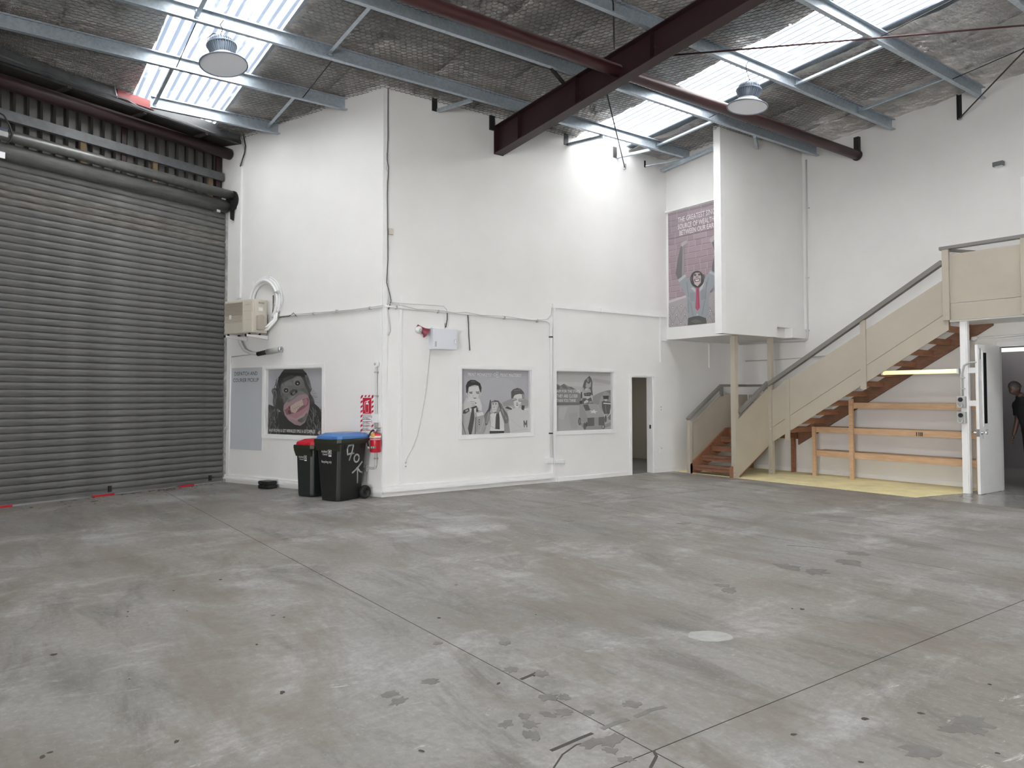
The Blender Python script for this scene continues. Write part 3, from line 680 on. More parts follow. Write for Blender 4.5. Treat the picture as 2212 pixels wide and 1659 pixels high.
for x in (-.75, -1.9, -3.1): MB().box(x-.03, x+.03, -.44, -.05, 6.30, 6.335).build('batten', M['soffit_rib_shade'], b)
b = MB().prism([(-.46, 6.335), (-.385, 6.335), (-.385, 6.345), (-.45, 6.345), (-.45, 6.53), (-.385, 6.53), (-.385, 6.54), (-.46, 6.54)], 'x', -8, -.08).build('eaves_beam', M['dimsteel']); tag(place(b, 'roller'), 'long grey steel eaves beam above the cladding, cables along it', 'beam')
xr, zr = px_local('roller', 295, 207, .47)
b = MB().box(xr-.32, xr+.30, -.485, -.462, zr-.14, zr+.0).build('splice_plate', mat('bright_red_primer', (.22, .04, .04), .5)); tag(place(b, 'roller'), 'bright red steel plate on the eaves beam under the left skylight', 'plate')
pts = [px_local('roller', a, c, .5) for a, c in ((0, 118), (80, 150), (170, 182), (255, 208), (275, 214), (300, 226), (330, 238), (400, 262), (470, 290), (520, 304))]
for k in range(3):
    b = MB().tube([(p[0], -.5-.01*k, p[1]-.012*k-(.03 if i in (5, 6) else 0)) for i, p in enumerate(pts)], .0055, 6).build('roof_cable', M['dimsteel']); tag(place(b, 'roller'), ('upper', 'middle', 'lower')[k]+' of three pale cables strung along the eaves beam', 'cable', 'cables along the eaves')
xx, zz = px_local('roller', 245, 192, .48)
b = MB().obox((xx, -.48, zz+.12), (xx+.06, -.49, zz-.13), .02, .012).build('cable_hanger', M['alu']); tag(place(b, 'roller'), 'small metal strap holding cables beside the red plate', 'strap')
# motor at the left picture edge
mo = frame_empty('door_motor', 'roller'); x, z = px_local('roller', -4, 280, .28); mo.location = FR['roller'][0]+RDV*x-LDV*.28+Vector((0, 0, z)); tag(mo, 'small dark motor box with looping cable at the left edge', 'motor')
MB().box(-.25, .10, -.06, .06, -.06, .03).build('motor_body', mat('dark_blue_motor', (.02, .03, .07), .4), mo, bevel=.01); MB().box(-.2, .10, -.075, -.055, -.10, -.02).build('motor_box', M['grey_plastic'], mo, bevel=.01)
MB().tube([(.0, 0, .25), (.06, -.02, .22), (.13, -.03, .10), (.17, -.03, -.02), (.15, -.03, -.12), (.10, -.03, -.18)], .013, 8).build('motor_cable', M['cable_black'], mo)
pl = MB().box(-.12, .02, -.02, .0, -.08, .06).build('limit_plate', M['alu']); x, z = px_local('roller', 3, 332, .1); place(pl, 'roller'); pl.location = FR['roller'][0]+RDV*x-LDV*.15+Vector((0, 0, z)); tag(pl, 'small bright drilled plate at the left edge over the shutter', 'plate')
# ------------------------------------------------------------------ left wall fittings
def LP(x, y, off=0.0): return px_local('left', x, y, off)
def MP(x, y, off=0.0): return px_local('mid', x, y, off)
def BP(x, y, off=0.0): return px_local('back', x, y, off)
def ftube(name, frame, pts, r, m_, label, cat, n=8, group=None, off=.02):
    """a tube through points of the picture lying off metres in front of a wall"""
    q = []
    for p in pts:
        o_ = p[2] if len(p) > 2 else off; x, z = px_local(frame, p[0], p[1], o_); q.append((x, -o_, z))
    return tag(place(MB().tube(q, r, n).build(name, M[m_]), frame), label, cat, group)
# outdoor unit on wall brackets
ax, az1 = LP(546.5, 645, .44); _, az0 = LP(546.5, 717.5, .44); AW = .78
ac = fthing('air_conditioner', 'cream air conditioner outdoor unit on wall brackets beside the shutter', 'air conditioner', 'left', ax, az0)
hh = az1-az0
MB().box(-AW, 0, -.44, -.13, 0, hh).build('casing', M['cream'], ac, bevel=.012)
g = MB(); z0, z1 = hh*.32, hh*.93
MB().box(-AW+.03, -.27, -.447, -.44, z0, z1).build('grille_panel', M['cream_dark'], ac)
for k in range(14):
    z = z0+.012+(z1-z0-.02)*k/13
    MB().box(-AW+.03, -.27, -.458, -.446, z-.007, z+.004).build('louvre', M['cream_dark'] if k > 4 else M['cream'], ac)
for k in range(5): MB().box(-AW+.03, -.27, -.449, -.44, hh*.05+k*.03, hh*.05+k*.03+.018).build('lower_louvre', M['cream'], ac)
MB().box(-.265, -.25, -.452, -.44, 0.01, hh-.01).build('front_rib', M['cream'], ac)
for k, (a, c_) in enumerate(((.03, .36), (.38, .63), (.65, .95))): MB().box(-.235, -.02, -.448, -.44, hh*a, hh*c_).build('front_panel', M['cream'], ac, bevel=.003)
MB().box(-.62, -.56, -.462, -.458, hh*.44, hh*.56).build('data_label', M['white_print'], ac)
text_obj('logo_lettering', 'FUJITSU', mat('faded_red_print', (.40, .22, .2), .6), ac, -.19, -.06, hh*.81, hh*.85, -.4495, .01)
MB().box(0, .012, -.42, -.16, .02, hh-.02).build('side_panel', M['cream'], ac)
MB().prism([(-.38, hh*.08), (-.24, hh*.08), (-.24, hh*.50), (-.30, hh*.54), (-.38, hh*.50)], 'x', .012, .075).build('valve_cover', M['cream_dark'], ac, bevel=.012)
MB().box(.012, .03, -.33, -.22, hh*.88, hh*.92).build('handle_recess', M['cream_dark'], ac); MB().box(.012, .016, -.33, -.24, hh*.66, hh*.76).build('rating_label', M['white_print'], ac)
for x in (-.72, -.14):
    MB().prism([(-.47, -.03), (-.47, -.06), (-.02, -.10), (-.02, -.03)], 'x', x-.02, x+.02).build('bracket_arm', M['trim'], ac); MB().cyl((x, -.47, -.045), (x, -.485, -.045), .022, n=12).build('arm_cap', M['rubber'], ac)
    MB().box(x-.02, x+.02, -.02, 0, -.10, .35).build('bracket_upright', M['alu'], ac)
for x in (-.72, -.14):
    for y in (-.40, -.18): MB().cyl((x, y, -.03), (x, y, 0.005), .02, n=10).build('rubber_foot', M['rubber'], ac)
# coiled hoses behind it
cx, cz = LP(569, 652, .08)
co = fthing('hose_coil', 'coil of white insulated hoses hung on the wall behind the air conditioner', 'hose', 'left', cx, cz)
for k, (r, y, a0, a1) in enumerate(((.33, -.05, -40, 215), (.365, -.085, -50, 205), (.40, -.05, -30, 190), (.435, -.03, -10, 170))):
    MB().tube([(r*math.cos(R(a0+(a1-a0)*i/28)), y, r*1.05*math.sin(R(a0+(a1-a0)*i/28))) for i in range(29)], .026 if k < 3 else .014, 8).build('hose', M['white_plastic'], co)
for k in range(2): MB().tube([(.30+.05*k, -.07, -.22), (.30+.05*k, -.08, -.34), (.20+.03*k, -.16, -.46-.05*k), (.05, -.26, -.53-.05*k)], .024, 8).build('hose_tail', M['white_plastic'], co)
MB().tube([(.24, -.06, .10), (.255, -.07, -.12), (.25, -.09, -.30)], .01, 6).build('cable', M['cable_black'], co)
for a in (20, 75, 130): MB().obox((.34*math.cos(R(a)), -.08, .36*math.sin(R(a))), (.47*math.cos(R(a)), -.08, .49*math.sin(R(a))), .012, .07).build('cable_tie', M['trim'], co)
jx, jz = LP(597, 664, .06)
jb = fthing('junction_box', 'small grey junction box right of the white hose coil', 'box', 'left', jx, jz); MB().box(-.055, .055, -.08, 0, -.07, .07).build('body', M['white_plastic'], jb, bevel=.006); MB().box(-.05, .05, -.084, -.08, -.03, .06).build('lid', M['grey_plastic'], jb); MB().cyl((0, -.04, -.07), (-.02, -.05, -.16), .02, n=10).build('gland', M['cable'], jb)
kx, kz = LP(602, 632, .05); pk = fthing('wall_hook', 'small grey hook on the wall above the hose coil right side', 'hook', 'left', kx, kz); MB().cyl((0, 0, 0), (0, -.10, 0), .012, n=8).build('pin', M['grey_plastic'], pk); MB().cyl((-.05, -.09, .0), (.05, -.09, .0), .022, n=10).build('cap', M['grey_plastic'], pk)
# drain fitting under the unit
dx, dz = LP(588, 757, .08)
dr = fthing('pipe_coupling', 'fat grey pipe fitting with black sleeve below the air conditioner', 'pipe fitting', 'left', dx, dz)
MB().cyl((-.16, -.06, -.02), (.17, -.05, .015), .048, n=18).build('fitting', M['grey_plastic'], dr); MB().lathe([(.015, 0), (.05, 0), (.05, .02), (.015, .02)], 16, (.18, -.05, .016), M=Matrix.Rotation(R(90), 3, 'Y')).build('end_ring', M['alu'], dr)
MB().cyl((-.40, -.07, -.05), (-.16, -.06, -.02), .04, n=14).build('sleeve', M['rubber'], dr)
MB().tube([(-.85, -.12, .36), (-.84, -.12, .18), (-.74, -.1, .03), (-.58, -.08, -.03), (-.38, -.07, -.05)], .03, 10).build('pipe', M['cable'], dr)
ftube('thin_rail', 'left', [(500, 771), (540, 766), (590, 761)], .008, 'cable', 'thin grey rail along the wall above the grey sign panel', 'rail')
ftube('conduit', 'left', [(499, 769), (497, 860), (495, 960), (492, 1028)], .016, 'trim', 'white conduit down the wall edge beside the grey sign panel', 'conduit')
# cables high on the left
ftube('cable_drop', 'left', [(520, 296), (523, 312), (527, 325), (522, 342), (518, 356)], .010, 'cable', 'grey cable drop at the eaves, front strand', 'cable', group='cable drop by the eaves', off=.06)
ftube('cable_drop', 'left', [(525, 290), (530, 315), (528, 332), (522, 348), (519, 360)], .010, 'cable_black', 'dark cable drop at the eaves', 'cable', group='cable drop by the eaves', off=.04)
ftube('conduit', 'left', [(600, 684), (640, 681), (700, 676), (760, 670), (827, 662)], .018, 'trim', 'white conduit across the left wall at mid height', 'conduit')
ftube('loose_cable', 'left', [(598, 690), (606, 683), (640, 678.5), (700, 674), (760, 669), (826, 660)], .007, 'cable', 'thin cable tied along the conduit on the left wall', 'cable', off=.05)
ftube('loose_cable', 'left', [(590, 698), (600, 686), (625, 683), (634, 676), (640, 682)], .006, 'cable_black', 'short dark cable tail beside the junction box', 'cable', off=.05)
for i, px in enumerate((640, 678, 728, 800)):
    x, z = LP(px, 680.5-(px-640)*.0985, .02); b = MB().box(x-.012, x+.012, -.045, 0, z-.03, z+.02).build('conduit_clip', M['grey_plastic']); tag(place(b, 'left'), ('leftmost', 'second', 'third', 'rightmost')[i]+' clip on the left wall conduit', 'clip', 'clips on the left wall conduit')
# grey notice panel
x0, z1 = LP(498, 795.5); x1, z0 = LP(566, 973.5)
pn = fthing('notice_panel', 'tall pale grey panel lettered for dispatch and courier pickup', 'sign', 'left', x0, z0)
w, h = x1-x0, z1-z0
MB().box(0, w, -.012, 0, 0, h).build('board', M['panel_grey'], pn)
text_obj('lettering', 'DISPATCH AND', M['ink'], pn, .12*w/.8, w*.86, h*.905, h*.952, -.0135, .015); text_obj('lettering', 'COURIER PICKUP', M['ink'], pn, .09*w/.8, w*.90, h*.825, h*.872, -.0135, .015)
# fire point sign
x0, z1 = LP(779.5, 853.5); x1, z0 = LP(807, 936)
sg = fthing('fire_sign', 'red and white striped fire extinguisher sign on the left wall', 'sign', 'left', x0, z0); w, h = x1-x0, z1-z0
MB().box(0, w, -.004, 0, 0, h).build('board', M['sign_white'], sg)
for k in range(8):
    z = h*(.02+k*.125); MB().prism([(0, z), (w*.15, z+h*.045), (w*.15, z+h*.10), (0, z+h*.06)], 'y', -.0052, -.004).build('stripe', M['sign_red'], sg); MB().prism([(w*.85, z), (w, z+h*.045), (w, z+h*.10), (w*.85, z+h*.06)], 'y', -.0052, -.004).build('stripe', M['sign_red'], sg)
for k in range(4): a = w*(.02+.27*k); MB().prism([(a, h*.945), (a+.13*w, h*.945), (a+.19*w, h), (a+.06*w, h)], 'y', -.0052, -.004).build('stripe', M['sign_red'], sg)
MB().box(w*.17, w*.83, -.006, -.004, h*.51, h*.93).build('red_field', M['sign_red'], sg)
e = MB(); cxx = w*.52
e.prism([(cxx-.035, h*.54), (cxx+.035, h*.54), (cxx+.035, h*.76), (cxx+.022, h*.80), (cxx-.022, h*.80), (cxx-.035, h*.76)], 'y', -.0075, -.006); e.build('pictogram', M['sign_white'], sg)
MB().prism([(cxx-.031, h*.55), (cxx+.031, h*.55), (cxx+.031, h*.755), (cxx-.031, h*.755)], 'y', -.0085, -.0075).build('pictogram_fill', M['sign_red'], sg)
MB().prism([(cxx-.012, h*.80), (cxx+.012, h*.80), (cxx+.012, h*.83), (cxx+.05, h*.855), (cxx+.05, h*.868), (cxx-.012, h*.85)], 'y', -.0075, -.006).build('pictogram_valve', M['sign_white'], sg)
MB().tube([(cxx-.01, -.0075, h*.84), (cxx-.04, -.0075, h*.83), (cxx-.062, -.0075, h*.77), (cxx-.062, -.0075, h*.60)], .005, 6).build('pictogram_hose', M['sign_white'], sg)
text_obj('lettering', 'FIRE EXTINGUISHER', M['ink'], sg, w*.17, w*.83, h*.46, h*.49, -.006, .03); text_obj('lettering', 'ABE DRY POWDER', M['ink'], sg, w*.17, w*.83, h*.42, h*.45, -.006, .03)
for k in range(4):
    z = h*(.345-.095*k); MB().box(w*.17, w*.31, -.006, -.004, z, z+h*.06).build('class_icon', M['green_print'], sg); MB().box(w*.20, w*.28, -.0068, -.006, z+h*.015, z+h*.045).build('class_icon_mark', M['sign_white'], sg)
    for q in range(3): MB().box(w*.36, w*(.80-.1*((k+q) % 3)), -.006, -.004, z+h*(.005+.022*q), z+h*(.016+.022*q)).build('text_line', M['ink'] if q % 2 == 0 else M['sign_red'], sg)
# extinguisher
x, z0 = LP(811, 977.5, .11); _, z1 = LP(811, 934, .11)
ex = fthing('fire_extinguisher', 'red fire extinguisher with black hose and yellow tag hung on the wall', 'fire extinguisher', 'left', x, z0, -.11); H = z1-z0; r = .088
MB().lathe([(0, .005), (r*.9, .005), (r, .02), (r, H*.82), (r*.92, H*.90), (r*.6, H*.97), (r*.3, H), (0, H)], 24).build('cylinder', M['red'], ex)
MB().lathe([(r+.001, H*.74), (r+.001, H*.84)], 24).build('white_band', M['sign_white'], ex); MB().lathe([(r+.0012, H*.62), (r+.0012, H*.70)], 24).build('label_band', mat('pink_label', (.62, .30, .34), .5), ex)
b = MB()
for k in range(3): a0 = R(250+k*24); b.add([((r+.0015)*math.cos(a0+q*R(18)), (r+.0015)*math.sin(a0+q*R(18)), zz) for q in (0, .5, 1) for zz in (H*.22, H*.32)], [(0, 2, 3, 1), (2, 4, 5, 3)])
b.build('green_label', M['green_print'], ex)
b = MB()
for a0 in (R(268), R(290)): b.add([((r+.002)*math.cos(a0+q*R(5)), (r+.002)*math.sin(a0+q*R(5)), zz) for q in (0, 1) for zz in (H*.22, H*.32)], [(0, 2, 3, 1)])
b.build('label_divider', M['sign_white'], ex)
MB().cyl((0, 0, H), (0, 0, H+.05), .022, n=12).build('valve', M['alu'], ex); MB().obox((-.03, 0, H+.055), (.14, -.02, H+.075), .02, .012).build('lever', M['alu'], ex); MB().obox((-.02, 0, H+.03), (.12, -.02, H+.03), .02, .012).build('carry_handle', M['alu'], ex)
MB().tube([(-.02, 0, H+.03), (-.07, -.02, H+.02), (-.11, -.04, H-.06), (-.125, -.05, H*.7), (-.12, -.05, H*.45), (-.105, -.05, H*.30)], .013, 8).build('hose', M['rubber'], ex); MB().cyl((-.105, -.05, H*.30), (-.10, -.05, H*.18), .015, .02, n=10).build('nozzle', M['grey_plastic'], ex)
MB().lathe([(r+.004, H*.60), (r+.012, H*.60), (r+.012, H*.63), (r+.004, H*.63)], 24, closed=True).build('strap', M['red'], ex)
MB().box(.0, .065, -.10, -.094, H*.78, H*.98).build('tag', M['yellow_tag'], ex); MB().box(-.04, .04, .088, .11, H*.3, H*.95).build('wall_bracket', M['alu'], ex)
# electrical riser beside it
ri = fthing('socket_riser', 'grey conduit riser with round fitting and switch box above the extinguisher', 'conduit', 'left', *LP(812, 980, .03)[:1])
xa = LP(812, 900, .03)[0]; zt = LP(812, 788, .03)[1]; zbx = LP(812, 905, .03)[1]; zl = LP(812, 1012, .03)[1]; xl = LP(780, 1012, .03)[0]-.3-xa
MB().tube([(0, -.03, zt), (0, -.03, zl+.05), (-.015, -.03, zl+.012), (-.05, -.03, zl), (xl, -.03, zl)], .019, 10).build('conduit', M['cable'], ri)
MB().cyl((0, 0, zt+.01), (0, -.06, zt+.01), .05, n=20).build('round_fitting', M['white_plastic'], ri); MB().cyl((0, -.06, zt+.01), (0, -.064, zt+.01), .022, n=14).build('fitting_hole', M['grey_plastic'], ri)
MB().box(-.05, .06, -.075, 0, zbx-.06, zbx+.08).build('switch_box', M['white_plastic'], ri, bevel=.006); MB().cyl((0, -.03, zbx-.06), (0, -.03, zbx-.14), .035, .025, n=12).build('gland', M['grey_plastic'], ri)
for k, z in enumerate((zt-.12, zt-.50, zt-.88, zl+.16)): MB().box(-.026, .026, -.052, 0, z-.012, z+.012).build('saddle', M['grey_plastic'], ri)
MB().box(-.21, -.185, -.06, 0, zl-.06, zl+.04).build('saddle', M['grey_plastic'], ri)
# black case on the floor
bc = fthing('tool_case', 'small black plastic case lying on the floor by the skirting', 'case', 'left', -2.50, 0, -.19)
MB().box(-.135, .135, -.10, .10, 0.0, .065).build('base', M['black_plastic'], bc, bevel=.018); MB().box(-.137, .137, -.102, .102, .068, .135).build('lid', M['black_plastic'], bc, bevel=.025)
for x in (-.07, .07): MB().box(x-.02, x+.02, -.11, -.098, .045, .09).build('latch', M['rubber'], bc)
MB().tube([(-.04, -.10, .05), (-.04, -.122, .05), (.04, -.122, .05), (.04, -.10, .05)], .008, 6).build('handle', M['rubber'], bc)
# ------------------------------------------------------------------ middle wall fittings
x0, z1 = MP(936.3, 708, .16); x1, z0 = MP(988, 756, .16)
cb = fthing('wall_cabinet', 'pale grey metal wall cabinet with key in its lock, beside the horn', 'cabinet', 'mid', x0, z0); w, h = x1-x0, z1-z0
MB().box(0, w, -.15, 0, 0, h).build('body', M['cab'], cb, bevel=.004); d = MB().box(.008, w-.008, -.162, -.15, .008, h-.008).build('door', M['cab'], cb, bevel=.003)
MB().cyl((w-.05, -.162, h*.45), (w-.05, -.175, h*.45), .012, n=10).build('lock', M['chrome'], d); MB().obox((w-.05, -.178, h*.45), (w-.045, -.18, h*.45-.05), .006, .014).build('key', M['chrome'], d)
MB().box(.03, .06, -.1635, -.162, .04, .13).build('label', M['grey_plastic'], d); MB().box(.04, .35, -.03, 0, h, h+.03).build('cable_entry', M['white_plastic'], cb)
MB().cyl((.62*w, -.05, h), (.62*w, -.05, h+.1), .004, n=6).build('aerial', M['cable_black'], cb)
hx, hz = MP(924, 711, .2)
hn = fthing('horn_speaker', 'maroon horn loudspeaker on the wall left of the cabinet', 'loudspeaker', 'mid', hx, hz)
Mx = Matrix(((.80, .45, -.4), (-.55, .25, -.8), (-.25, .86, .45))); ax_ = Vector((.80, -.15, -.50)).normalized()
q = Vector((0, 0, 1)).rotation_difference(ax_).to_matrix()
MB().lathe([(.0, -.11), (.042, -.11), (.046, -.04), (.058, .03), (.084, .085), (.092, .095), (.084, .096), (.05, .04), (0, .025)], 20, (0, -.16+.16, 0), M=q).build('horn', M['horn'], hn)
MB().tube([(0, .18, -.02), (0, .08, -.06), (-.02, .02, -.04)], .014, 8).build('bracket', M['white_plastic'], hn)
dx, dz = MP(907.5, 712, .06); dm = fthing('dome_camera', 'small white round dome on the wall left of the maroon horn', 'dome', 'mid', dx, dz)
MB().lathe([(0, 0), (.062, 0), (.062, .03), (.045, .05), (.03, .075), (0, .085)], 18, M=Matrix.Rotation(R(90), 3, 'X')).build('housing', M['white_plastic'], dm); MB().ball((0, -.07, -.01), .03, n=12, m=8).build('lens', M['grey_plastic'], dm)
MB().tube([(.03, -.02, -.05), (.08, -.02, -.09), (.13, -.03, -.1)], .008, 6).build('lead', M['cable'], dm)
def outlet(px, py, label, w=.085, h=.15, name='power_outlet', cat='outlet', n=2):
    x, z = MP(px, py); o = fthing(name, label, cat, 'mid', x, z)
    MB().box(-w/2, w/2, -.014, 0, -h/2, h/2).build('plate', M['white_plastic'], o, bevel=.003)
    for k in range(n): MB().box(-.014, .014, -.019, -.014, h*.18-k*h*.4-.012, h*.18-k*h*.4+.012).build('switch', M['grey_plastic'], o)
    return o
outlet(875.5, 1003, 'white power outlet low on the wall with a thin cable plugged in')
outlet(1427, 882, 'white light switch plate right of the plain doorway, upper', .07, .15, 'light_switch', 'switch'); outlet(1428, 971, 'white outlet plate right of the plain doorway, lower', .07, .15, n=1)
ftube('horn_cable', 'mid', [(929, 722), (930, 745), (926, 790), (919, 850), (911, 900), (902, 940), (890, 970), (879, 990), (876, 1002)], .0045, 'cable', 'thin pale cable hanging from the horn down to the outlet', 'cable', 6)
ftube('hanging_cable', 'mid', [(1010.5, 680), (1012, 700), (1013, 730), (1015, 757)], .008, 'cable_black', 'short dark cable hanging right of the cabinet', 'cable', 6)
ftube('hanging_cable', 'mid', [(966, 676), (966, 690), (963, 707)], .008, 'cable_black', 'dark cable dropping from conduit into the cabinet', 'cable', 6, off=.05)
ftube('conduit', 'mid', [(830, 661), (856, 664), (946, 672.5), (1089, 686), (1180, 693), (1187, 697), (1190, 705), (1190.5, 760), (1191, 990)], .020, 'trim', 'white conduit crossing the middle wall then dropping beside the second window', 'conduit')
ftube('loose_cable', 'mid', [(836, 655), (870, 660), (900, 668), (946, 670), (985, 676), (1005, 674), (1040, 681), (1090, 683), (1150, 692), (1182, 690), (1191, 680), (1192, 664)], .007, 'cable', 'thin grey cables tied along the middle wall conduit', 'cable', 6, off=.055)
ftube('loose_cable', 'mid', [(838, 653), (880, 656), (930, 659), (958, 661), (965, 668), (965, 676)], .006, 'cable', 'thin pale cable arching above the conduit near the block corner', 'cable', 6)
for i, px in enumerate((856, 946, 1089, 1160)):
    x, z = MP(px, 664+(px-856)*.0945, .02); b = MB().box(x-.012, x+.012, -.05, 0, z-.03, z+.025).build('conduit_clip', M['grey_plastic']); tag(place(b, 'mid'), ('clip on the conduit nearest the block corner', 'clip on the conduit above the wall cabinet', 'clip on the conduit above the second window', 'clip on the conduit by its downward bend')[i], 'clip', 'clips on the middle wall conduit')
for i, py in enumerate((728, 936)):
    x, z = MP(1190.5, py, .02); b = MB().box(x-.04, x+.02, -.05, 0, z-.012, z+.012).build('conduit_clip', M['blacksteel']); tag(place(b, 'mid'), ('upper', 'lower')[i]+' black clip on the vertical conduit between two windows', 'clip', 'clips on the vertical conduit')
x0, z1 = MP(1182, 990, .06); x1, z0 = MP(1195, 1000.5, .06)
b = MB().box(x0, x1, -.07, 0, z0, z1).build('junction_box', M['white_plastic'], bevel=.005); tag(place(b, 'mid'), 'white junction box at the foot of the vertical conduit', 'box')
x0, z1 = MP(1198.5, 994, .03); x1, z0 = MP(1218, 1000, .03)
b = MB().box(x0, x1, -.05, 0, z0, z1).build('trunking_stub', M['white_plastic'], bevel=.004); tag(place(b, 'mid'), 'short white trunking stub right of the junction box', 'trunking')
xv, zv = MP(1197, 660, .02); _, zb_ = MP(1197, 1031, .02)
tr_ = fthing('cable_trunking', 'white trunking up between two windows and along to the pod', 'trunking', 'mid', xv, 0)
MB().box(-.022, .022, -.035, 0, .075, zv).build('riser', M['trim'], tr_); MB().box(-.022, 6.60-xv, -.035, 0, zv-.045, zv+.015).build('run', M['trim'], tr_); MB().box(-.04, .04, -.04, 0, zv-.05, zv+.03).build('corner_piece', M['trim'], tr_); MB().box(1.18, 1.21, -.038, 0, zv-.05, zv+.02).build('joint_cover', M['white_plastic'], tr_)
x, z = MP(1427, 684, .02); _, z2 = MP(1427, 783, .02); b = MB().box(x-.014, x+.014, -.025, 0, z2, z).build('trunking_drop', M['trim']); tag(place(b, 'mid'), 'thin white trunking drop above the light switch', 'trunking')
x, z = MP(1428, 735, .02); b = MB().box(x, 8.0, -.025, 0, z-.015, z+.015).build('trunking_branch', M['trim']); MB().box(7.98, 8.01, -.025, 0, z-.55, z-.015).build('trunking_leg', M['trim'], b); tag(place(b, 'mid'), 'thin white trunking branch running under the pod', 'trunking')
# corner cables
ftube('corner_cable', 'mid', [(835, 330), (837, 352), (834, 365), (838, 372), (835, 400), (836, 480), (837, 600), (840, 640), (836, 660), (840, 690), (843, 715), (838, 725)], .009, 'cable', 'grey cable running down the block corner', 'cable', 6)
ftube('corner_cable', 'mid', [(838, 190), (838, 300), (836, 345), (839, 360), (837, 420), (838, 560), (835, 610), (842, 635), (845, 650), (839, 668)], .006, 'cable_black', 'thin dark wire hanging down the block corner', 'cable', 6, off=.03)
x, z = MP(843, 500, .03); b = MB().box(x-.03, x+.05, -.05, 0, z-.05, z+.05).build('bell_box', M['cream'], bevel=.005); tag(place(b, 'mid'), 'small cream box high on the block corner', 'box')
# ------------------------------------------------------------------ printed posters (flat prints)
def g(v): return (.80*v**1.35,)*3
def c3(r, g_, b): return (.80*r**1.35, .80*g_**1.35, .80*b**1.35)
def ell(cx, cy, rx, ry, n=16): return [(cx+rx*math.cos(2*math.pi*i/n), cy+ry*math.sin(2*math.pi*i/n)) for i in range(n)]
def line(a, b, w):
    d = Vector((b[0]-a[0], b[1]-a[1])); p = Vector((-d.y, d.x)).normalized()*w/2
    return [(a[0]+p.x, a[1]+p.y), (b[0]+p.x, b[1]+p.y), (b[0]-p.x, b[1]-p.y), (a[0]-p.x, a[1]-p.y)]
def clip(poly, x0, x1, z0, z1):
    for ax, lim, s in ((0, x0, 1), (0, x1, -1), (1, z0, 1), (1, z1, -1)):
        out = []
        for i in range(len(poly)):
            a, b = poly[i-1], poly[i]; ia = (a[ax]-lim)*s >= 0; ib = (b[ax]-lim)*s >= 0
            if ia != ib:
                t = (lim-a[ax])/(b[ax]-a[ax]); out.append((a[0]+(b[0]-a[0])*t, a[1]+(b[1]-a[1])*t))
            if ib: out.append(b)
        poly = out
        if len(poly) < 3: return None
    return poly
def flat_print(name, parent, polys, box, y):
    """polys: [(points (x,z), colour)], later ones on top"""
    vs = []; fs = []; cols = []; st = .00003
    for k, (p, c_) in enumerate(polys):
        p = clip([tuple(q) for q in p], *box)
        if not p: continue
        ar = sum(p[i-1][0]*p[i][1]-p[i][0]*p[i-1][1] for i in range(len(p)))
        if ar < 0: p = p[::-1]
        b = len(vs); vs += [(q[0], y-st*k, q[1]) for q in p]; fs.append(tuple(range(b, b+len(p)))); cols.append(c_)
    me = D.meshes.new(name); me.from_pydata(vs, [], fs); at = me.color_attributes.new('ink', 'FLOAT_COLOR', 'CORNER')
    for p, c_ in zip(me.polygons, cols):
        for li in p.loop_indices: at.data[li].color = (*c_, 1)
    me.materials.append(M['print']); o = D.objects.new(name, me); C.objects.link(o); o.parent = parent; return o
def poster(name, label, frame, box, off, pix, polys, backing=g(.5), names=('print',)):
    """pix maps a traced point to the wall; box = x0, x1, z0, z1 on the wall"""
    x0, x1, z0, z1 = box; th = fthing(name, label, 'poster', frame, x0, z0, off)
    bx = MB().box(0, x1-x0, 0, .006, 0, z1-z0).build('sheet', mat(name+'_sheet', backing, .6), th)
    pp = []
    for p, c_ in polys: pp.append(([(a-x0, b-z0) for a, b in (pix(*q) for q in p)], c_))
    flat_print('print', th, pp, (0, x1-x0, 0, z1-z0), -.0004)
    return th
def tracer(frame, ox, oy, s, off): return lambda x, y: px_local(frame, ox+x/s, oy+y/s, -off)
def ptext(th, pix, body, p0, p1, hgt, m_, bold=.012, y=-.024, box=None):
    a = pix(*p0); b = pix(*p1); c_ = pix(p0[0], p0[1]-hgt); l = th['origin']
    text_obj('lettering', body, m_, th, a[0]-l[0], b[0]-l[0], a[1]-l[1], c_[1]-l[1], y, bold, dz=b[1]-a[1])
white_ink = M['white_print']
OFF = .062
# --- grinning ape
f_, x0, x1, z0, z1 = WIN['1']; q = .014; bx = (x0+q, x1-q, z0+q, z1-q); pix = tracer('left', 570, 785, 10.057, OFF)
rnd = random.Random(11); P = []
P += [([(0, 0), (1408, 0), (1408, 1659), (0, 1659)], c3(.60, .605, .64))]
P += [([(60, 1010), (110, 890), (210, 930), (300, 1050), (600, 1050), (1000, 800), (1100, 870), (1200, 960), (1260, 1080), (1290, 1640), (40, 1640)], g(.13))]
for k in range(150):
    if k % 2: sx, sy = rnd.uniform(70, 330), rnd.uniform(960, 1500); ang = rnd.uniform(1.2, 2.0)
    else: sx, sy = rnd.uniform(900, 1270), rnd.uniform(930, 1500); ang = rnd.uniform(.9, 1.6)
    l = rnd.uniform(60, 180); P.append((line((sx, sy), (sx+l*math.cos(ang), sy+l*math.sin(ang)), rnd.uniform(8, 22)), g(rnd.choice((.10, .18, .24, .30, .33)))))
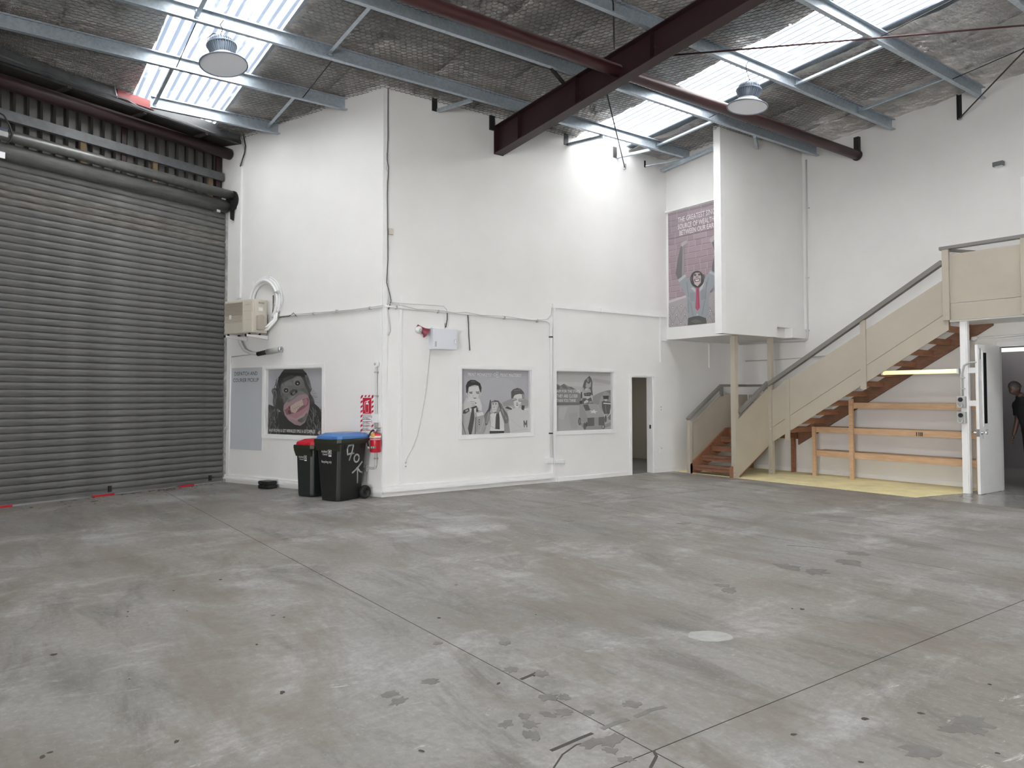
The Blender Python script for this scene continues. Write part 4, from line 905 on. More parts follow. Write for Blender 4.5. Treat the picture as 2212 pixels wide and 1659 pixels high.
P += [([(450, 130), (850, 130), (930, 215), (1000, 400), (1050, 560), (1010, 640), (1080, 760), (1110, 860), (1010, 900), (990, 1050), (960, 1200), (880, 1320), (780, 1360), (680, 1340), (540, 1250), (450, 1140), (380, 1060), (310, 980), (270, 1020), (220, 930), (200, 850), (205, 700), (170, 600), (190, 550), (240, 535), (270, 550), (290, 430), (330, 300), (390, 200)], g(.16)),
      ([(400, 200), (930, 210), (960, 300), (820, 300), (600, 250), (420, 330), (330, 480), (320, 330)], g(.10)), ([(180, 580), (220, 540), (280, 600), (290, 700), (250, 950), (215, 860), (210, 700)], g(.30)), ([(215, 620), (250, 600), (265, 690), (240, 800)], g(.18)),
      ([(890, 250), (960, 260), (1010, 390), (1045, 560), (1010, 570), (950, 440)], g(.30)), ([(920, 300), (960, 310), (1000, 480), (960, 430)], g(.2)),
      ([(350, 560), (400, 430), (520, 370), (620, 330), (720, 270), (810, 280), (870, 380), (900, 500), (960, 600), (980, 720), (700, 720), (450, 880), (400, 760)], g(.31)),
      ([(380, 470), (520, 390), (600, 400), (640, 470), (560, 480), (430, 500)], g(.36)), ([(630, 350), (740, 290), (820, 310), (850, 370), (760, 340), (670, 390)], g(.37)), ([(880, 520), (940, 560), (990, 680), (900, 640), (780, 560)], g(.26))]
for k in range(60):
    a = rnd.uniform(2.4, 4.6); rr = rnd.uniform(250, 420); sx, sy = 640+rr*1.0*math.cos(a), 520-rr*math.sin(a)*.9; P.append((line((sx, sy), (sx+rnd.uniform(-30, 30), sy+rnd.uniform(40, 110)), 9), g(rnd.choice((.10, .2, .25)))))
P += [([(440, 900), (520, 800), (640, 740), (720, 660), (860, 640), (960, 690), (1000, 800), (1000, 950), (960, 1130), (900, 1280), (800, 1355), (680, 1330), (540, 1230), (460, 1120), (430, 1000)], c3(.52, .42, .45)),
      ([(500, 830), (560, 690), (700, 600), (860, 610), (910, 660), (760, 690), (640, 790), (540, 850)], g(.36)), ([(560, 760), (640, 700), (700, 690), (640, 760), (590, 800)], g(.44)),
      ([(450, 1000), (560, 900), (800, 780), (960, 735), (990, 800), (960, 930), (850, 1060), (700, 1150), (600, 1160), (500, 1120)], c3(.40, .24, .27)), ([(455, 985), (560, 885), (800, 765), (960, 725), (960, 745), (800, 795), (570, 920), (470, 1010)], c3(.56, .42, .45)),
      ([(600, 1100), (760, 1050), (900, 960), (965, 900), (955, 990), (860, 1090), (700, 1190), (570, 1190), (500, 1120)], c3(.58, .38, .42)), ([(850, 800), (930, 760), (960, 820), (930, 910), (880, 910)], c3(.55, .36, .40)),
      ([(575, 930), (700, 850), (840, 780), (870, 900), (780, 960), (690, 1080), (610, 1060), (580, 1000)], c3(.70, .60, .55)), ([(530, 1030), (570, 1010), (600, 1080), (570, 1110), (535, 1070)], c3(.25, .15, .17)), ([(545, 940), (575, 915), (585, 990), (560, 990)], c3(.25, .15, .17))]
P += [(line((650, 995), (790, 918), 8), c3(.42, .33, .31))]
for k in range(5): P.append((line((620+50*k, 915-24*k), (640+50*k, 985-24*k), 6), c3(.55, .46, .43))); P.append((line((640+45*k, 1000-22*k), (655+45*k, 1060-26*k), 6), c3(.50, .40, .38)))
P += [([(780, 1180), (930, 1060), (970, 1120), (900, 1250), (820, 1300)], g(.33)), (ell(800, 1230, 60, 50), g(.28)), ([(480, 1120), (700, 1200), (860, 1110), (960, 980), (950, 1040), (880, 1150), (720, 1240), (560, 1200)], c3(.60, .46, .48))]
for (ex_, ey, k) in ((485, 580, 1), (735, 425, 1.1)):
    P += [(ell(ex_, ey, 75*k, 72*k), g(.40)), (ell(ex_+4, ey+4, 58*k, 55*k), g(.20)), (ell(ex_+5, ey+6, 42*k, 40*k), g(.06)), (ell(ex_+2, ey+2, 26*k, 26*k), c3(.16, .11, .10)), (ell(ex_+6, ey+12, 13, 12), g(.85))]
P += [([(560, 620), (640, 560), (730, 570), (750, 620), (640, 710), (590, 690)], g(.18)), (ell(610, 660, 18, 22), g(.04)), (ell(708, 615, 16, 22), g(.04)), ([(620, 640), (690, 600), (680, 650), (640, 680)], g(.34))]
for k in range(14): a = 1030+rnd.uniform(-10, 40); b = 620+k*16; P.append((line((a, b), (a+rnd.uniform(40, 150), b-rnd.uniform(-30, 40)), 5), g(.28)))
th = poster('ape_poster', 'poster of a grinning ape behind the window above the bins', f_, bx, OFF, pix, P); th['origin'] = (bx[0], bx[2])
ptext(th, pix, 'WHY FROWN & GET WRINKLES? SMILE & GET DIMPLES!', (118, 1487), (1128, 1517), 68, white_ink, .02, -.0115)
a = pix(1210, 1495)
b = MB()
for dx, dz, r in ((-.012, -.012, .018), (.02, .012, .016), (.022, -.02, .012)): b.lathe([(r*.62, 0), (r, 0)], 16, (a[0]-bx[0]+dx, -.0115, a[1]-bx[2]+dz), M=Matrix.Rotation(R(90), 3, 'X'))
b.build('logo', white_ink, th, fix=False)
# --- three figures
f_, x0, x1, z0, z1 = WIN['2']; bx = (x0+q, x1-q, z0+q, z1-q); pix = tracer('mid', 985, 785, 9.76, OFF); P = []
P += [([(-50, -50), (1800, -50), (1800, 1700), (-50, 1700)], c3(.60, .60, .635)), ([(-50, -50), (1800, -50), (1800, 260), (-50, 260)], c3(.575, .575, .61)), (ell(900, 620, 420, 330, 24), c3(.625, .625, .655)),
      ([(60, 1200), (150, 1060), (300, 950), (440, 900), (560, 1020), (600, 1120), (590, 1300), (650, 1400), (600, 1520), (60, 1520)], g(.60)), ([(60, 1180), (130, 880), (220, 720), (330, 740), (345, 900), (150, 1060)], g(.74)), ([(105, 1180), (120, 1160), (215, 1510), (195, 1510)], g(.35)),
      ([(240, 640), (265, 500), (480, 480), (515, 600), (515, 760), (400, 850), (280, 800)], g(.80)), ([(480, 560), (515, 600), (515, 760), (470, 780)], g(.66)), ([(255, 560), (285, 560), (290, 720), (250, 660)], g(.70)),
      ([(215, 640), (205, 470), (240, 390), (310, 345), (400, 350), (450, 380), (510, 420), (540, 510), (525, 640), (495, 560), (470, 470), (400, 455), (330, 470), (270, 500), (240, 660)], g(.12)), ([(300, 370), (380, 360), (430, 400), (330, 400)], g(.24)),
      ([(205, 620), (235, 620), (240, 690), (215, 660)], g(.70)), ([(520, 610), (548, 610), (530, 680), (515, 690)], g(.70)), (line((275, 612), (350, 600), 14), g(.16)), (line((415, 605), (490, 598), 14), g(.16)), (ell(318, 628, 32, 12), g(.25)), (ell(458, 628, 32, 12), g(.25)), ([(355, 722), (440, 722), (400, 748)], g(.3)), (line((365, 660), (362, 720), 8), g(.62)),
      ([(240, 765), (330, 745), (500, 745), (545, 900), (540, 1010), (470, 970), (430, 890), (330, 900), (240, 880)], g(.82)), (line((300, 805), (400, 818), 12), g(.45)), (line((292, 842), (385, 855), 12), g(.45)), (line((310, 882), (400, 880), 12), g(.5)), (ell(415, 838, 12, 14), g(.08)), (line((430, 900), (480, 960), 14), g(.55)), ([(130, 860), (300, 790), (330, 900), (160, 1010)], g(.76)),
      ([(140, 1055), (160, 985), (270, 935), (290, 1000), (200, 1062)], g(.16)), ([(195, 990), (250, 965), (260, 1000), (205, 1025)], g(.55)), ([(305, 935), (430, 890), (475, 1015), (400, 1025), (380, 950), (320, 965)], g(.14)), ([(280, 960), (330, 940), (320, 1040), (285, 1000)], g(.82)), ([(380, 950), (430, 930), (420, 1040), (390, 1030)], g(.8)),
      ([(335, 950), (375, 950), (388, 1150), (350, 1380), (320, 1510), (280, 1510), (252, 1370), (292, 1180)], g(.19)), ([(420, 1120), (580, 1080), (640, 1290), (650, 1380), (560, 1510), (410, 1450)], g(.55)), ([(430, 1050), (560, 1020), (585, 1085), (450, 1122)], g(.86)), ([(410, 1130), (426, 1130), (412, 1510), (395, 1510)], g(.22)), (line((470, 1180), (430, 1440), 14), g(.45)), (line((600, 1150), (500, 1440), 18), g(.66)), (line((640, 1330), (560, 1480), 14), g(.45))]
P += [(ell(490, 1190+k*48, 10, 14), g(.1)) for k in range(3)]
P += [([(715, 770), (735, 770), (742, 930), (700, 1050), (660, 1290), (622, 1310), (592, 1100), (680, 960)], g(.17)), ([(600, 1100), (690, 1000), (737, 1050), (705, 1200), (660, 1300), (612, 1250)], g(.36)), (line((690, 1040), (640, 1260), 16), g(.55)), (line((720, 1060), (670, 1270), 10), g(.6)),
      ([(880, 800), (960, 850), (1000, 950), (1080, 1060), (1112, 1200), (1085, 1310), (1020, 1260), (940, 1020)], g(.34)), (line((960, 960), (1060, 1180), 16), g(.55)), (line((990, 950), (1090, 1130), 12), g(.2)), (line((1010, 1010), (1050, 1250), 10), g(.2)),
      ([(640, 1310), (720, 1250), (720, 1500), (600, 1500)], g(.66)), ([(720, 1080), (800, 1040), (930, 1010), (1000, 1200), (1020, 1430), (900, 1452), (720, 1420), (740, 1250)], g(.84)), (line((730, 1320), (830, 1380), 10), g(.55)), (line((740, 1120), (770, 1240), 8), g(.65)), ([(710, 1425), (1015, 1422), (1010, 1480), (705, 1485)], g(.13)),
      ([(740, 800), (820, 775), (900, 790), (950, 860), (960, 960), (900, 1045), (800, 1055), (748, 980)], g(.33)), (line((800, 785), (900, 800), 22), g(.16)), (line((900, 820), (950, 960), 14), g(.16)), ([(755, 830), (880, 815), (895, 900), (850, 1000), (770, 1005), (750, 930)], g(.72)), ([(758, 930), (845, 918), (858, 1010), (790, 1035), (755, 990)], g(.76)), (ell(783, 855, 13, 13), g(.1)), (ell(840, 853, 13, 13), g(.1)), (ell(800, 925, 8, 10), g(.25)), (line((765, 985), (840, 978), 7), g(.45)), ([(880, 900), (930, 950), (900, 1030), (850, 1030)], g(.5)),
      ([(850, 1060), (905, 1040), (918, 1140), (922, 1392), (825, 1382), (835, 1150)], g(.19)), ([(1020, 1280), (1110, 1250), (1140, 1460), (1010, 1490)], g(.48)),
      ([(1080, 1010), (1180, 960), (1400, 970), (1560, 980), (1560, 1460), (1140, 1470), (1120, 1300), (1115, 1150)], g(.78)), (line((1160, 1180), (1400, 1380), 10), g(.71)), (line((1150, 1440), (1500, 1380), 12), g(.7)),
      ([(1215, 690), (1300, 650), (1390, 640), (1402, 850), (1370, 930), (1290, 972), (1230, 900)], g(.84)), ([(1340, 860), (1400, 820), (1370, 930), (1300, 970)], g(.66)), ([(1230, 940), (1370, 940), (1390, 985), (1290, 1010), (1215, 975)], g(.78)),
      ([(1165, 740), (1160, 600), (1200, 550), (1290, 515), (1370, 540), (1430, 610), (1455, 740), (1400, 740), (1390, 650), (1340, 640), (1240, 660), (1205, 720), (1190, 760)], g(.22)), (line((1220, 580), (1360, 560), 14), g(.4)), (line((1230, 620), (1400, 600), 10), g(.36)), ([(1400, 620), (1450, 680), (1450, 740), (1410, 730)], g(.5)),
      ([(980, 820), (1180, 740), (1270, 728), (1292, 770), (1200, 805), (1215, 880), (1000, 912), (985, 860)], g(.50)), (line((1180, 760), (1280, 745), 10), g(.7)), (line((1180, 790), (1280, 775), 8), g(.35)), ([(1310, 745), (1420, 738), (1560, 800), (1560, 915), (1380, 880), (1370, 815), (1310, 800)], g(.52)), (line((1320, 765), (1420, 760), 10), g(.72)), (line((1320, 795), (1400, 800), 8), g(.36)),
      ([(1030, 940), (1080, 905), (1190, 960), (1160, 978)], g(.15)), ([(1130, 900), (1200, 950), (1200, 975), (1150, 930)], g(.86)), ([(1380, 880), (1450, 890), (1430, 990), (1380, 970)], g(.2)), ([(1430, 960), (1540, 930), (1540, 985), (1440, 990)], g(.85)), (ell(1285, 838, 26, 9), g(.3)), ([(1250, 870), (1325, 870), (1290, 894)], g(.2))]
P += [(line(a, b, 20), g(.24)) for a, b in (((1440, 1345), (1430, 1205)), ((1430, 1205), (1465, 1300)), ((1465, 1300), (1488, 1200)), ((1488, 1200), (1490, 1345)))]
th = poster('trio_poster', 'grey poster of two men and a monkey behind the middle window', f_, bx, OFF, pix, P); th['origin'] = (bx[0], bx[2])
ptext(th, pix, 'PRINT MONKEYS?!', (245, 270), (752, 280), 72, white_ink, .015, -.0115); ptext(th, pix, 'PRINT MASTERS!!', (925, 280), (1368, 288), 70, white_ink, .015, -.0115)
a = pix(840, 240); b = MB()
for dx, dz, r in ((-.03, .0, .028), (.022, .03, .024), (.026, -.022, .026)): b.lathe([(r*.72, 0), (r, 0)], 16, (a[0]-bx[0]+dx, -.0115, a[1]-bx[2]+dz), M=Matrix.Rotation(R(90), 3, 'X'))
b.build('logo', white_ink, th, fix=False)
# --- soapbox racers
f_, x0, x1, z0, z1 = WIN['3']; bx = (x0+q, x1-q, z0+q, z1-q); pix = tracer('mid', 1190, 790, 11.06, OFF); P = []
P += [([(0, 0), (1659, 0), (1659, 1700), (0, 1700)], g(.66)), ([(0, 0), (1659, 0), (1659, 260), (0, 200)], g(.60)), ([(100, 380), (760, 400), (760, 500), (100, 470)], g(.72)), ([(1000, 300), (1500, 380), (1500, 460), (1000, 380)], g(.58)), ([(1000, 480), (1500, 470), (1500, 560), (1000, 700)], g(.70)),
      ([(100, 410), (230, 480), (310, 430), (430, 500), (500, 510), (620, 590), (720, 700), (740, 960), (100, 960)], g(.40)), ([(230, 480), (310, 430), (350, 480), (420, 560), (300, 540)], g(.30)), ([(115, 430), (220, 500), (200, 560), (115, 560)], g(.28)), ([(430, 500), (500, 510), (580, 560), (470, 550)], g(.28)), ([(115, 880), (700, 880), (700, 950), (115, 950)], g(.32)),
      ([(1000, 730), (1150, 650), (1300, 600), (1480, 570), (1500, 950), (1000, 950)], g(.46)), ([(1280, 610), (1480, 570), (1480, 720), (1380, 650)], g(.38)), ([(100, 950), (680, 940), (1480, 925), (1500, 1600), (100, 1600)], g(.60)), ([(200, 1000), (400, 980), (300, 1300), (180, 1250)], g(.66)), ([(420, 1150), (640, 1100), (640, 1500), (480, 1500)], g(.56)), ([(640, 1330), (900, 1420), (1300, 1400), (1480, 1330), (1480, 1420), (1200, 1520), (800, 1530)], g(.46)),
      ([(1140, 960), (1180, 780), (1240, 700), (1260, 1110), (1200, 1080)], g(.52)), ([(1390, 930), (1480, 930), (1480, 1240), (1420, 1150)], g(.78)), ([(1340, 1180), (1400, 1140), (1480, 1150), (1480, 1300), (1380, 1290)], g(.35)), (line((1350, 1220), (1420, 1140), 16), g(.85)), (line((1280, 1180), (1300, 1340), 22), g(.8)),
      ([(1215, 860), (1290, 830), (1450, 880), (1400, 1150), (1270, 1150), (1220, 1000)], g(.22)), (line((1300, 940), (1320, 1130), 14), g(.4)), ([(1240, 710), (1260, 630), (1320, 610), (1380, 650), (1392, 720)], g(.52)), ([(1240, 720), (1388, 715), (1370, 810), (1260, 800)], g(.14)), ([(1270, 800), (1350, 795), (1330, 855), (1285, 845)], g(.66)), ([(1250, 885), (1470, 900), (1470, 925), (1255, 910)], g(.86)),
      ([(755, 560), (765, 480), (800, 360), (900, 260), (925, 235), (935, 265), (965, 300), (992, 380), (985, 560), (1005, 710), (940, 690), (800, 600)], g(.24)), ([(850, 330), (880, 295), (915, 310), (905, 390), (865, 380)], g(.45)), ([(825, 505), (850, 385), (900, 440), (940, 400), (965, 360), (955, 500), (890, 540)], g(.58)), ([(745, 500), (790, 540), (780, 660), (745, 640)], g(.6)),
      ([(715, 915), (755, 780), (960, 760), (1005, 910)], g(.24)), ([(710, 640), (745, 620), (750, 780), (715, 780)], g(.16)), ([(680, 850), (740, 830), (740, 910), (690, 910)], g(.14)), ([(800, 690), (930, 690), (925, 770), (870, 802), (812, 760)], g(.70)), ([(785, 640), (800, 560), (870, 515), (940, 560), (962, 640)], g(.58)), (ell(850, 565, 30, 25), g(.72)), ([(785, 655), (955, 640), (945, 725), (800, 725)], g(.13)), (ell(840, 685, 34, 24), g(.3)), (ell(905, 682, 30, 24), g(.3)), ([(780, 870), (850, 810), (900, 840), (890, 880), (800, 905)], g(.72)), ([(920, 840), (975, 845), (990, 890), (900, 900)], g(.5)),
      ([(680, 930), (760, 920), (870, 1240), (880, 1490), (780, 1410), (700, 1240), (680, 1200)], g(.50)), ([(760, 930), (1085, 912), (1270, 1210), (870, 1240)], g(.56)), ([(760, 930), (885, 922), (942, 1060), (830, 1078)], g(.24)), ([(870, 1240), (1272, 1210), (1285, 1425), (880, 1455)], g(.26)), ([(1035, 1230), (1140, 1222), (1140, 1432), (1035, 1442)], g(.48)), (line((870, 1240), (1272, 1210), 14), g(.6)), (line((880, 1455), (1285, 1425), 14), g(.5)),
      (ell(685, 1330, 34, 95), g(.22)), (ell(688, 1330, 18, 60), g(.4)), (ell(808, 1445, 34, 85), g(.25)), (ell(855, 1400, 22, 60), g(.2)), (ell(1250, 1460, 42, 55), g(.25)), (ell(1245, 1460, 18, 35), g(.6)), (ell(1305, 1270, 28, 85), g(.25))]
P += [([(1020+(95 if k % 2 == 0 else 40)*math.cos(R(-90+36*k+8))*1.15, 1098+(60 if k % 2 == 0 else 24)*math.sin(R(-90+36*k+8))) for k in range(10)], g(.86))]
th = poster('racer_poster', 'grey poster of soapbox racers behind the window beside the doorway', f_, bx, OFF, pix, P); th['origin'] = (bx[0], bx[2])
for body, p0, p1 in (('AIM FOR THE STARS,', (132, 652), (692, 655)), ('THEY ARE CLOSER', (132, 762), (632, 762)), ('THAN YOU THINK', (132, 872), (592, 868))): ptext(th, pix, body, p0, p1, 78, white_ink, .015, -.0115)
# --- tall brick-wall poster on the pod
bx = (.06, 1.70, 3.065, 5.50); P = []; rnd = random.Random(5)
P += [([(0, 3), (2, 3), (2, 5.6), (0, 5.6)], c3(.60, .545, .575))]
z = 3.3; r_ = 0
while z < 5.5:
    x = -.2+(.16 if r_ % 2 else 0)+rnd.uniform(-.03, .03)
    while x < 1.75:
        l = rnd.choice((.17, .30, .32, .34)); t_ = (z-3.3)/2.2; k = rnd.uniform(-.03, .03)
        P.append(([(x+.008, z+.008), (x+l-.008, z+.008+rnd.uniform(-.006, .006)), (x+l-.008, z+.116), (x+.008, z+.116+rnd.uniform(-.006, .006))], c3(.53+k-.07*max(0, t_-.5), .44+k-.01*t_, .475+k)))
        P.append((line((x+.008, z+.008), (x+l-.008, z+.008), .01), c3(.34, .29, .31)))
        x += l
    z += .126; r_ += 1
ident = lambda x, z: (x, z)
t5 = tracer('pod', 1430, 580, 10.37, 0.0)
def T(*pts): return [t5(*p) for p in pts]
t0 = lambda *pts: [px_local('pod', *p) for p in pts]
P += [(T((120, 790), (300, 730), (560, 620), (1050, 600), (1120, 520), (1300, 500), (1400, 1400), (120, 1400)), c3(.56, .53, .545)), (T((120, 730), (560, 590), (560, 640), (120, 790)), c3(.72, .68, .70))]
for k in range(-3, 9):
    for j in range(-2, 6):
        a = (150+92*2*k, 860+190*j)
        if a[1] < 800: continue
        P.append(([t5(*q) for q in line((a[0], a[1]), (a[0]+92, a[1]+190), 9)], c3(.42, .39, .41))); P.append(([t5(*q) for q in line((a[0]+184, a[1]), (a[0]+92, a[1]+190), 9)], c3(.42, .39, .41))) if a[1] > 780 else None
P = [p for p in P if p]
for k, (a, b) in enumerate(((242, 870), (432, 840), (328, 1043), (512, 1028), (162, 1066), (242, 1243), (422, 1238), (1088, 940), (1195, 1150), (1190, 740))): P += [([t5(*q) for q in ell(a, b, 26, 26, 12)], c3(.36, .34, .36)), ([t5(*q) for q in ell(a, b, 15, 15, 10)], c3(.86, .85, .86))]
P += [(t0((1471, 531), (1474, 526), (1478, 528), (1478, 560), (1479, 603), (1466, 606), (1460, 592), (1464, 562)), c3(.30, .29, .30)), (t0((1475, 530), (1478, 528), (1479, 603), (1473, 603)), c3(.46, .44, .45)), (t0((1470, 530), (1473, 524), (1483, 519), (1486, 524), (1479, 529), (1474, 533)), c3(.62, .58, .59)), (t0((1536, 515), (1541, 509), (1548, 508), (1560, 520), (1565, 600), (1540, 592), (1538, 580), (1544, 545)), c3(.28, .27, .28)), (t0((1533, 517), (1540, 508), (1546, 510), (1541, 522), (1536, 524)), c3(.62, .58, .59)),
      (T((360, 250), (520, 130), (560, 200), (640, 300), (750, 440), (860, 430), (960, 230), (1040, 110), (1080, 30), (1300, 150), (1290, 260), (1090, 500), (1050, 650), (1050, 900), (1045, 1040), (990, 1115), (850, 1065), (720, 1075), (590, 1115), (560, 850), (560, 650), (500, 540), (400, 350)), c3(.47, .50, .53)),
      (T((360, 250), (520, 130), (540, 180), (390, 310)), c3(.62, .64, .66)), (T((1050, 100), (1090, 60), (1300, 180), (1290, 215)), c3(.60, .62, .64)), (T((620, 540), (740, 540), (735, 740), (640, 730)), c3(.42, .45, .48)), (T((870, 480), (970, 450), (980, 690), (880, 710)), c3(.42, .45, .48))]
for a, b in (((560, 300), (600, 640)), ((640, 760), (700, 1060)), ((1000, 300), (980, 700)), ((960, 720), (900, 1050)), ((600, 700), (600, 1000)), ((1040, 200), (1000, 420))): P.append(([t5(*q) for q in line(a, b, 20)], c3(.38, .41, .44)))
P += [(T((700, 420), (760, 470), (750, 540), (650, 440)), c3(.64, .66, .68)), (T((850, 430), (960, 300), (900, 470), (840, 520)), c3(.64, .66, .68)), ([t5(*q) for q in ell(790, 240, 155, 190, 24)], g(.15)), ([t5(*q) for q in ell(655, 230, 26, 55, 12)], g(.22)), ([t5(*q) for q in ell(935, 190, 26, 60, 12)], g(.22)),
      (T((715, 130), (760, 95), (850, 95), (880, 180), (875, 320), (800, 400), (730, 350), (700, 230)), c3(.62, .54, .55)), ([t5(*q) for q in ell(745, 145, 30, 24, 10)], g(.2)), ([t5(*q) for q in ell(838, 135, 30, 24, 10)], g(.2)), (T((755, 185), (820, 178), (815, 200), (765, 205)), g(.3)), (T((718, 245), (862, 222), (852, 285), (745, 305)), c3(.25, .17, .18)), (T((745, 255), (845, 240), (838, 272), (760, 288)), c3(.88, .84, .83)), (T((730, 310), (860, 290), (800, 395), (740, 350)), c3(.70, .60, .62)),
      (T((770, 430), (830, 425), (850, 880), (805, 948), (752, 890)), c3(.62, .20, .29)), (T((790, 430), (830, 425), (850, 880), (820, 900)), c3(.55, .16, .25)), (T((590, 1110), (720, 1072), (850, 1062), (990, 1112), (1015, 1290), (575, 1300)), g(.2)), (T((640, 1180), (760, 1130), (900, 1190), (760, 1230)), g(.26)), ([t5(*q) for q in ell(797, 1030, 14, 14, 10)], g(.75))]
th = poster('brick_poster', 'tall colour poster of an ape in a shirt before a brick wall', 'pod', bx, 0.0085, ident, P, g(.5)); th['origin'] = (bx[0], bx[2])
wt = white_ink
ta = lambda x, y: px_local('pod', 1430+x/9.76, 420+y/9.76)
for body, p0, p1, hgt in (('THE GREATEST SING', (345, 600), (1125, 400), 105), ('SOURCE OF WEALTH', (345, 742), (1108, 565), 105), ('BETWEEN OUR EARS', (378, 872), (1138, 690), 105)):
    a, b = ta(*p0), ta(*p1); c_ = ta(p0[0], p0[1]-hgt); text_obj('lettering', body, wt, th, a[0]-bx[0], b[0]-bx[0], a[1]-bx[2], c_[1]-bx[2], -.022, .015, dz=b[1]-a[1])
# ------------------------------------------------------------------ staircase
st = thing('staircase', 'open timber staircase with taupe panelled balustrades and grey handrail', 'staircase', (0, 0, 0))
RISE = .182
def tread(x0, x1, y0, y1, z, ax):
    t = MB().box(x0, x1, y0, y1, z-.042, z).build('tread', M['tread_dark'], st, bevel=.006)
    if ax == 'y': MB().box(x0, x1, y0+.02, y0+.065, z-.105, z-.042).build('tread_bearer', M['hardwood'], t)
    else: MB().box(x0+.02, x0+.065, y0, y1, z-.105, z-.042).build('tread_bearer', M['hardwood'], t)
# lower flight, climbing towards the back wall
XL0, XL1 = .52, 1.50
for k in range(4):
    y = 6.80+.30*k; tread(XL0, XL1, y, y+.29, .178+RISE*k, 'y')
    for xx in (XL0, XL1-.05): MB().prism([(y+.06, .178+RISE*k-.105), (y+.27, .178+RISE*k-.045), (y+.27, .178+RISE*k-.14), (y+.16, .178+RISE*k-.16)], 'x', xx, xx+.05).build('cleat', M['tread_dark'], st)
lp = [(6.74, 0), (6.74, .19), (6.80, .22), (7.93, .915), (8.06, .915), (8.06, .62), (7.02, 0)]
MB().prism(lp, 'x', .475, .52).build('stringer', M['hardwood'], st); MB().prism(lp, 'x', 1.50, 1.545).build('stringer', M['hardwood'], st)
MB().box(.48, 1.76, 7.99, 8.77, .86, .905).build('landing_board', M['tread_dark'], st)
for x, y in ((.54, 8.66), (1.60, 8.64)): MB().box(x, x+.07, y, y+.07, .0, .86).build('landing_leg', M['hardwood'], st)
MB().box(.5, 1.7, 8.0, 8.045, .70, .86).build('landing_bearer', M['hardwood'], st); MB().box(.5, 1.7, 8.70, 8.745, .70, .86).build('landing_bearer', M['hardwood'], st)
# posts up to the pod
for (x0, x1, y0, y1) in ((1.50, 1.61, 6.80, 6.90), (1.60, 1.69, 7.86, 7.95)):
    p = MB().box(x0, x1, y0, y1, 0, 2.795).build('post', M['taupe'], st, bevel=.004)
    for z in (.06, .13) if y0 < 7 else (.06, .12, .93, 1.10): MB().cyl(((x0+x1)/2+.02, y0, z), ((x0+x1)/2+.02, y0-.008, z), .012, n=10).build('bolt', M['alu'], p)
# lower balustrades
MB().prism([(6.80, .17), (6.80, .965), (7.81, 1.63), (8.72, 1.63), (8.72, .90), (7.95, .90)], 'x', .448, .470).build('balustrade_panel', M['taupe'], st)
MB().prism([(6.80, .95), (7.81, 1.615), (7.81, 1.645), (6.80, .98)], 'x', .44, .482).build('panel_cap', M['taupe'], st)
MB().box(.44, .52, 6.73, 6.81, 0, 1.10).build('newel', M['taupe'], st, bevel=.004)
r = MB(); r.obox((.48, 6.72, 1.12), (.48, 7.82, 1.835), .09, .05); r.build('handrail', M['railpaint'], st)
MB().box(.435, .525, 7.81, 8.66, 1.805, 1.855).build('handrail', M['railpaint'], st); MB().box(.525, 1.05, 8.60, 8.69, 1.805, 1.855).build('handrail', M['railpaint'], st); MB().box(.95, 1.05, 8.62, 8.68, 1.70, 1.805).build('rail_support', M['railpaint'], st)
MB().box(.52, 1.05, 8.70, 8.72, .9, 1.63).build('balustrade_panel', M['taupe'], st); MB().box(.45, .51, 7.78, 7.84, 1.6, 1.81).build('rail_support', M['railpaint'], st)
MB().prism([(6.90, .03), (6.90, 1.15), (7.86, 1.77), (7.86, .58)], 'x', 1.585, 1.607).build('balustrade_panel', M['taupe'], st)
r = MB(); r.obox((1.60, 6.90, 1.27), (1.60, 7.88, 1.885), .09, .05); r.build('handrail', M['railpaint'], st); MB().obox((1.59, 7.0, 1.22), (1.59, 7.4, 1.47), .03, .05).build('rail_bracket', M['railpaint'], st)
# upper flight along the back wall
def bot(x): return .66+.60*(x-1.69)
def top(x): return 1.71+.552*(x-1.69)
def pan(x0, x1, za, zb, y0, y1, name, m_): MB().prism([(x0, za(x0)), (x1, za(x1)), (x1, zb(x1)), (x0, zb(x0))], 'y', y0, y1).build(name, M[m_], st)
mid_ = lambda x: bot(x)+.30
for k in range(11):
    x = 1.76+.302*k; z = bot(x+.29)+.09
    t = MB().box(x, x+.285, 7.93, 8.72, z-.042, z).build('tread', M['stair_wood'], st, bevel=.005); MB().box(x+.225, x+.27, 7.93, 8.72, z-.10, z-.042).build('tread_bearer', M['stair_wood'], t)
pan(1.70, 5.09, bot, lambda x: mid_(x)-.004, 7.862, 7.885, 'balustrade_panel', 'taupe'); pan(1.70, 5.03, lambda x: mid_(x)+.004, top, 7.862, 7.885, 'balustrade_panel', 'taupe')
pan(1.70, 5.09, lambda x: bot(x)+.02, lambda x: bot(x)+.28, 7.886, 7.93, 'stringer', 'hardwood')
pan(1.72, 5.42, lambda x: bot(x)-.10, lambda x: bot(x)+.17, 8.72, 8.765, 'stringer', 'tread_dark')
for x, z0, z1 in ((2.005, .72, 1.93), (3.58, 1.73, 2.985)):
    p = MB().box(x, x+.105, 7.835, 7.862, z0, z1).build('baluster_post', M['taupe'], st); MB().cyl((x+.05, 7.835, z0+.10), (x+.05, 7.828, z0+.10), .012, n=10).build('bolt', M['alu'], p)
def hr(x): return 1.93+.592*(x-1.79)
r = MB(); r.obox((1.62, 7.85, hr(1.62)), (5.02, 7.85, hr(5.02)), .10, .075); r.build('handrail', M['railpaint'], st)
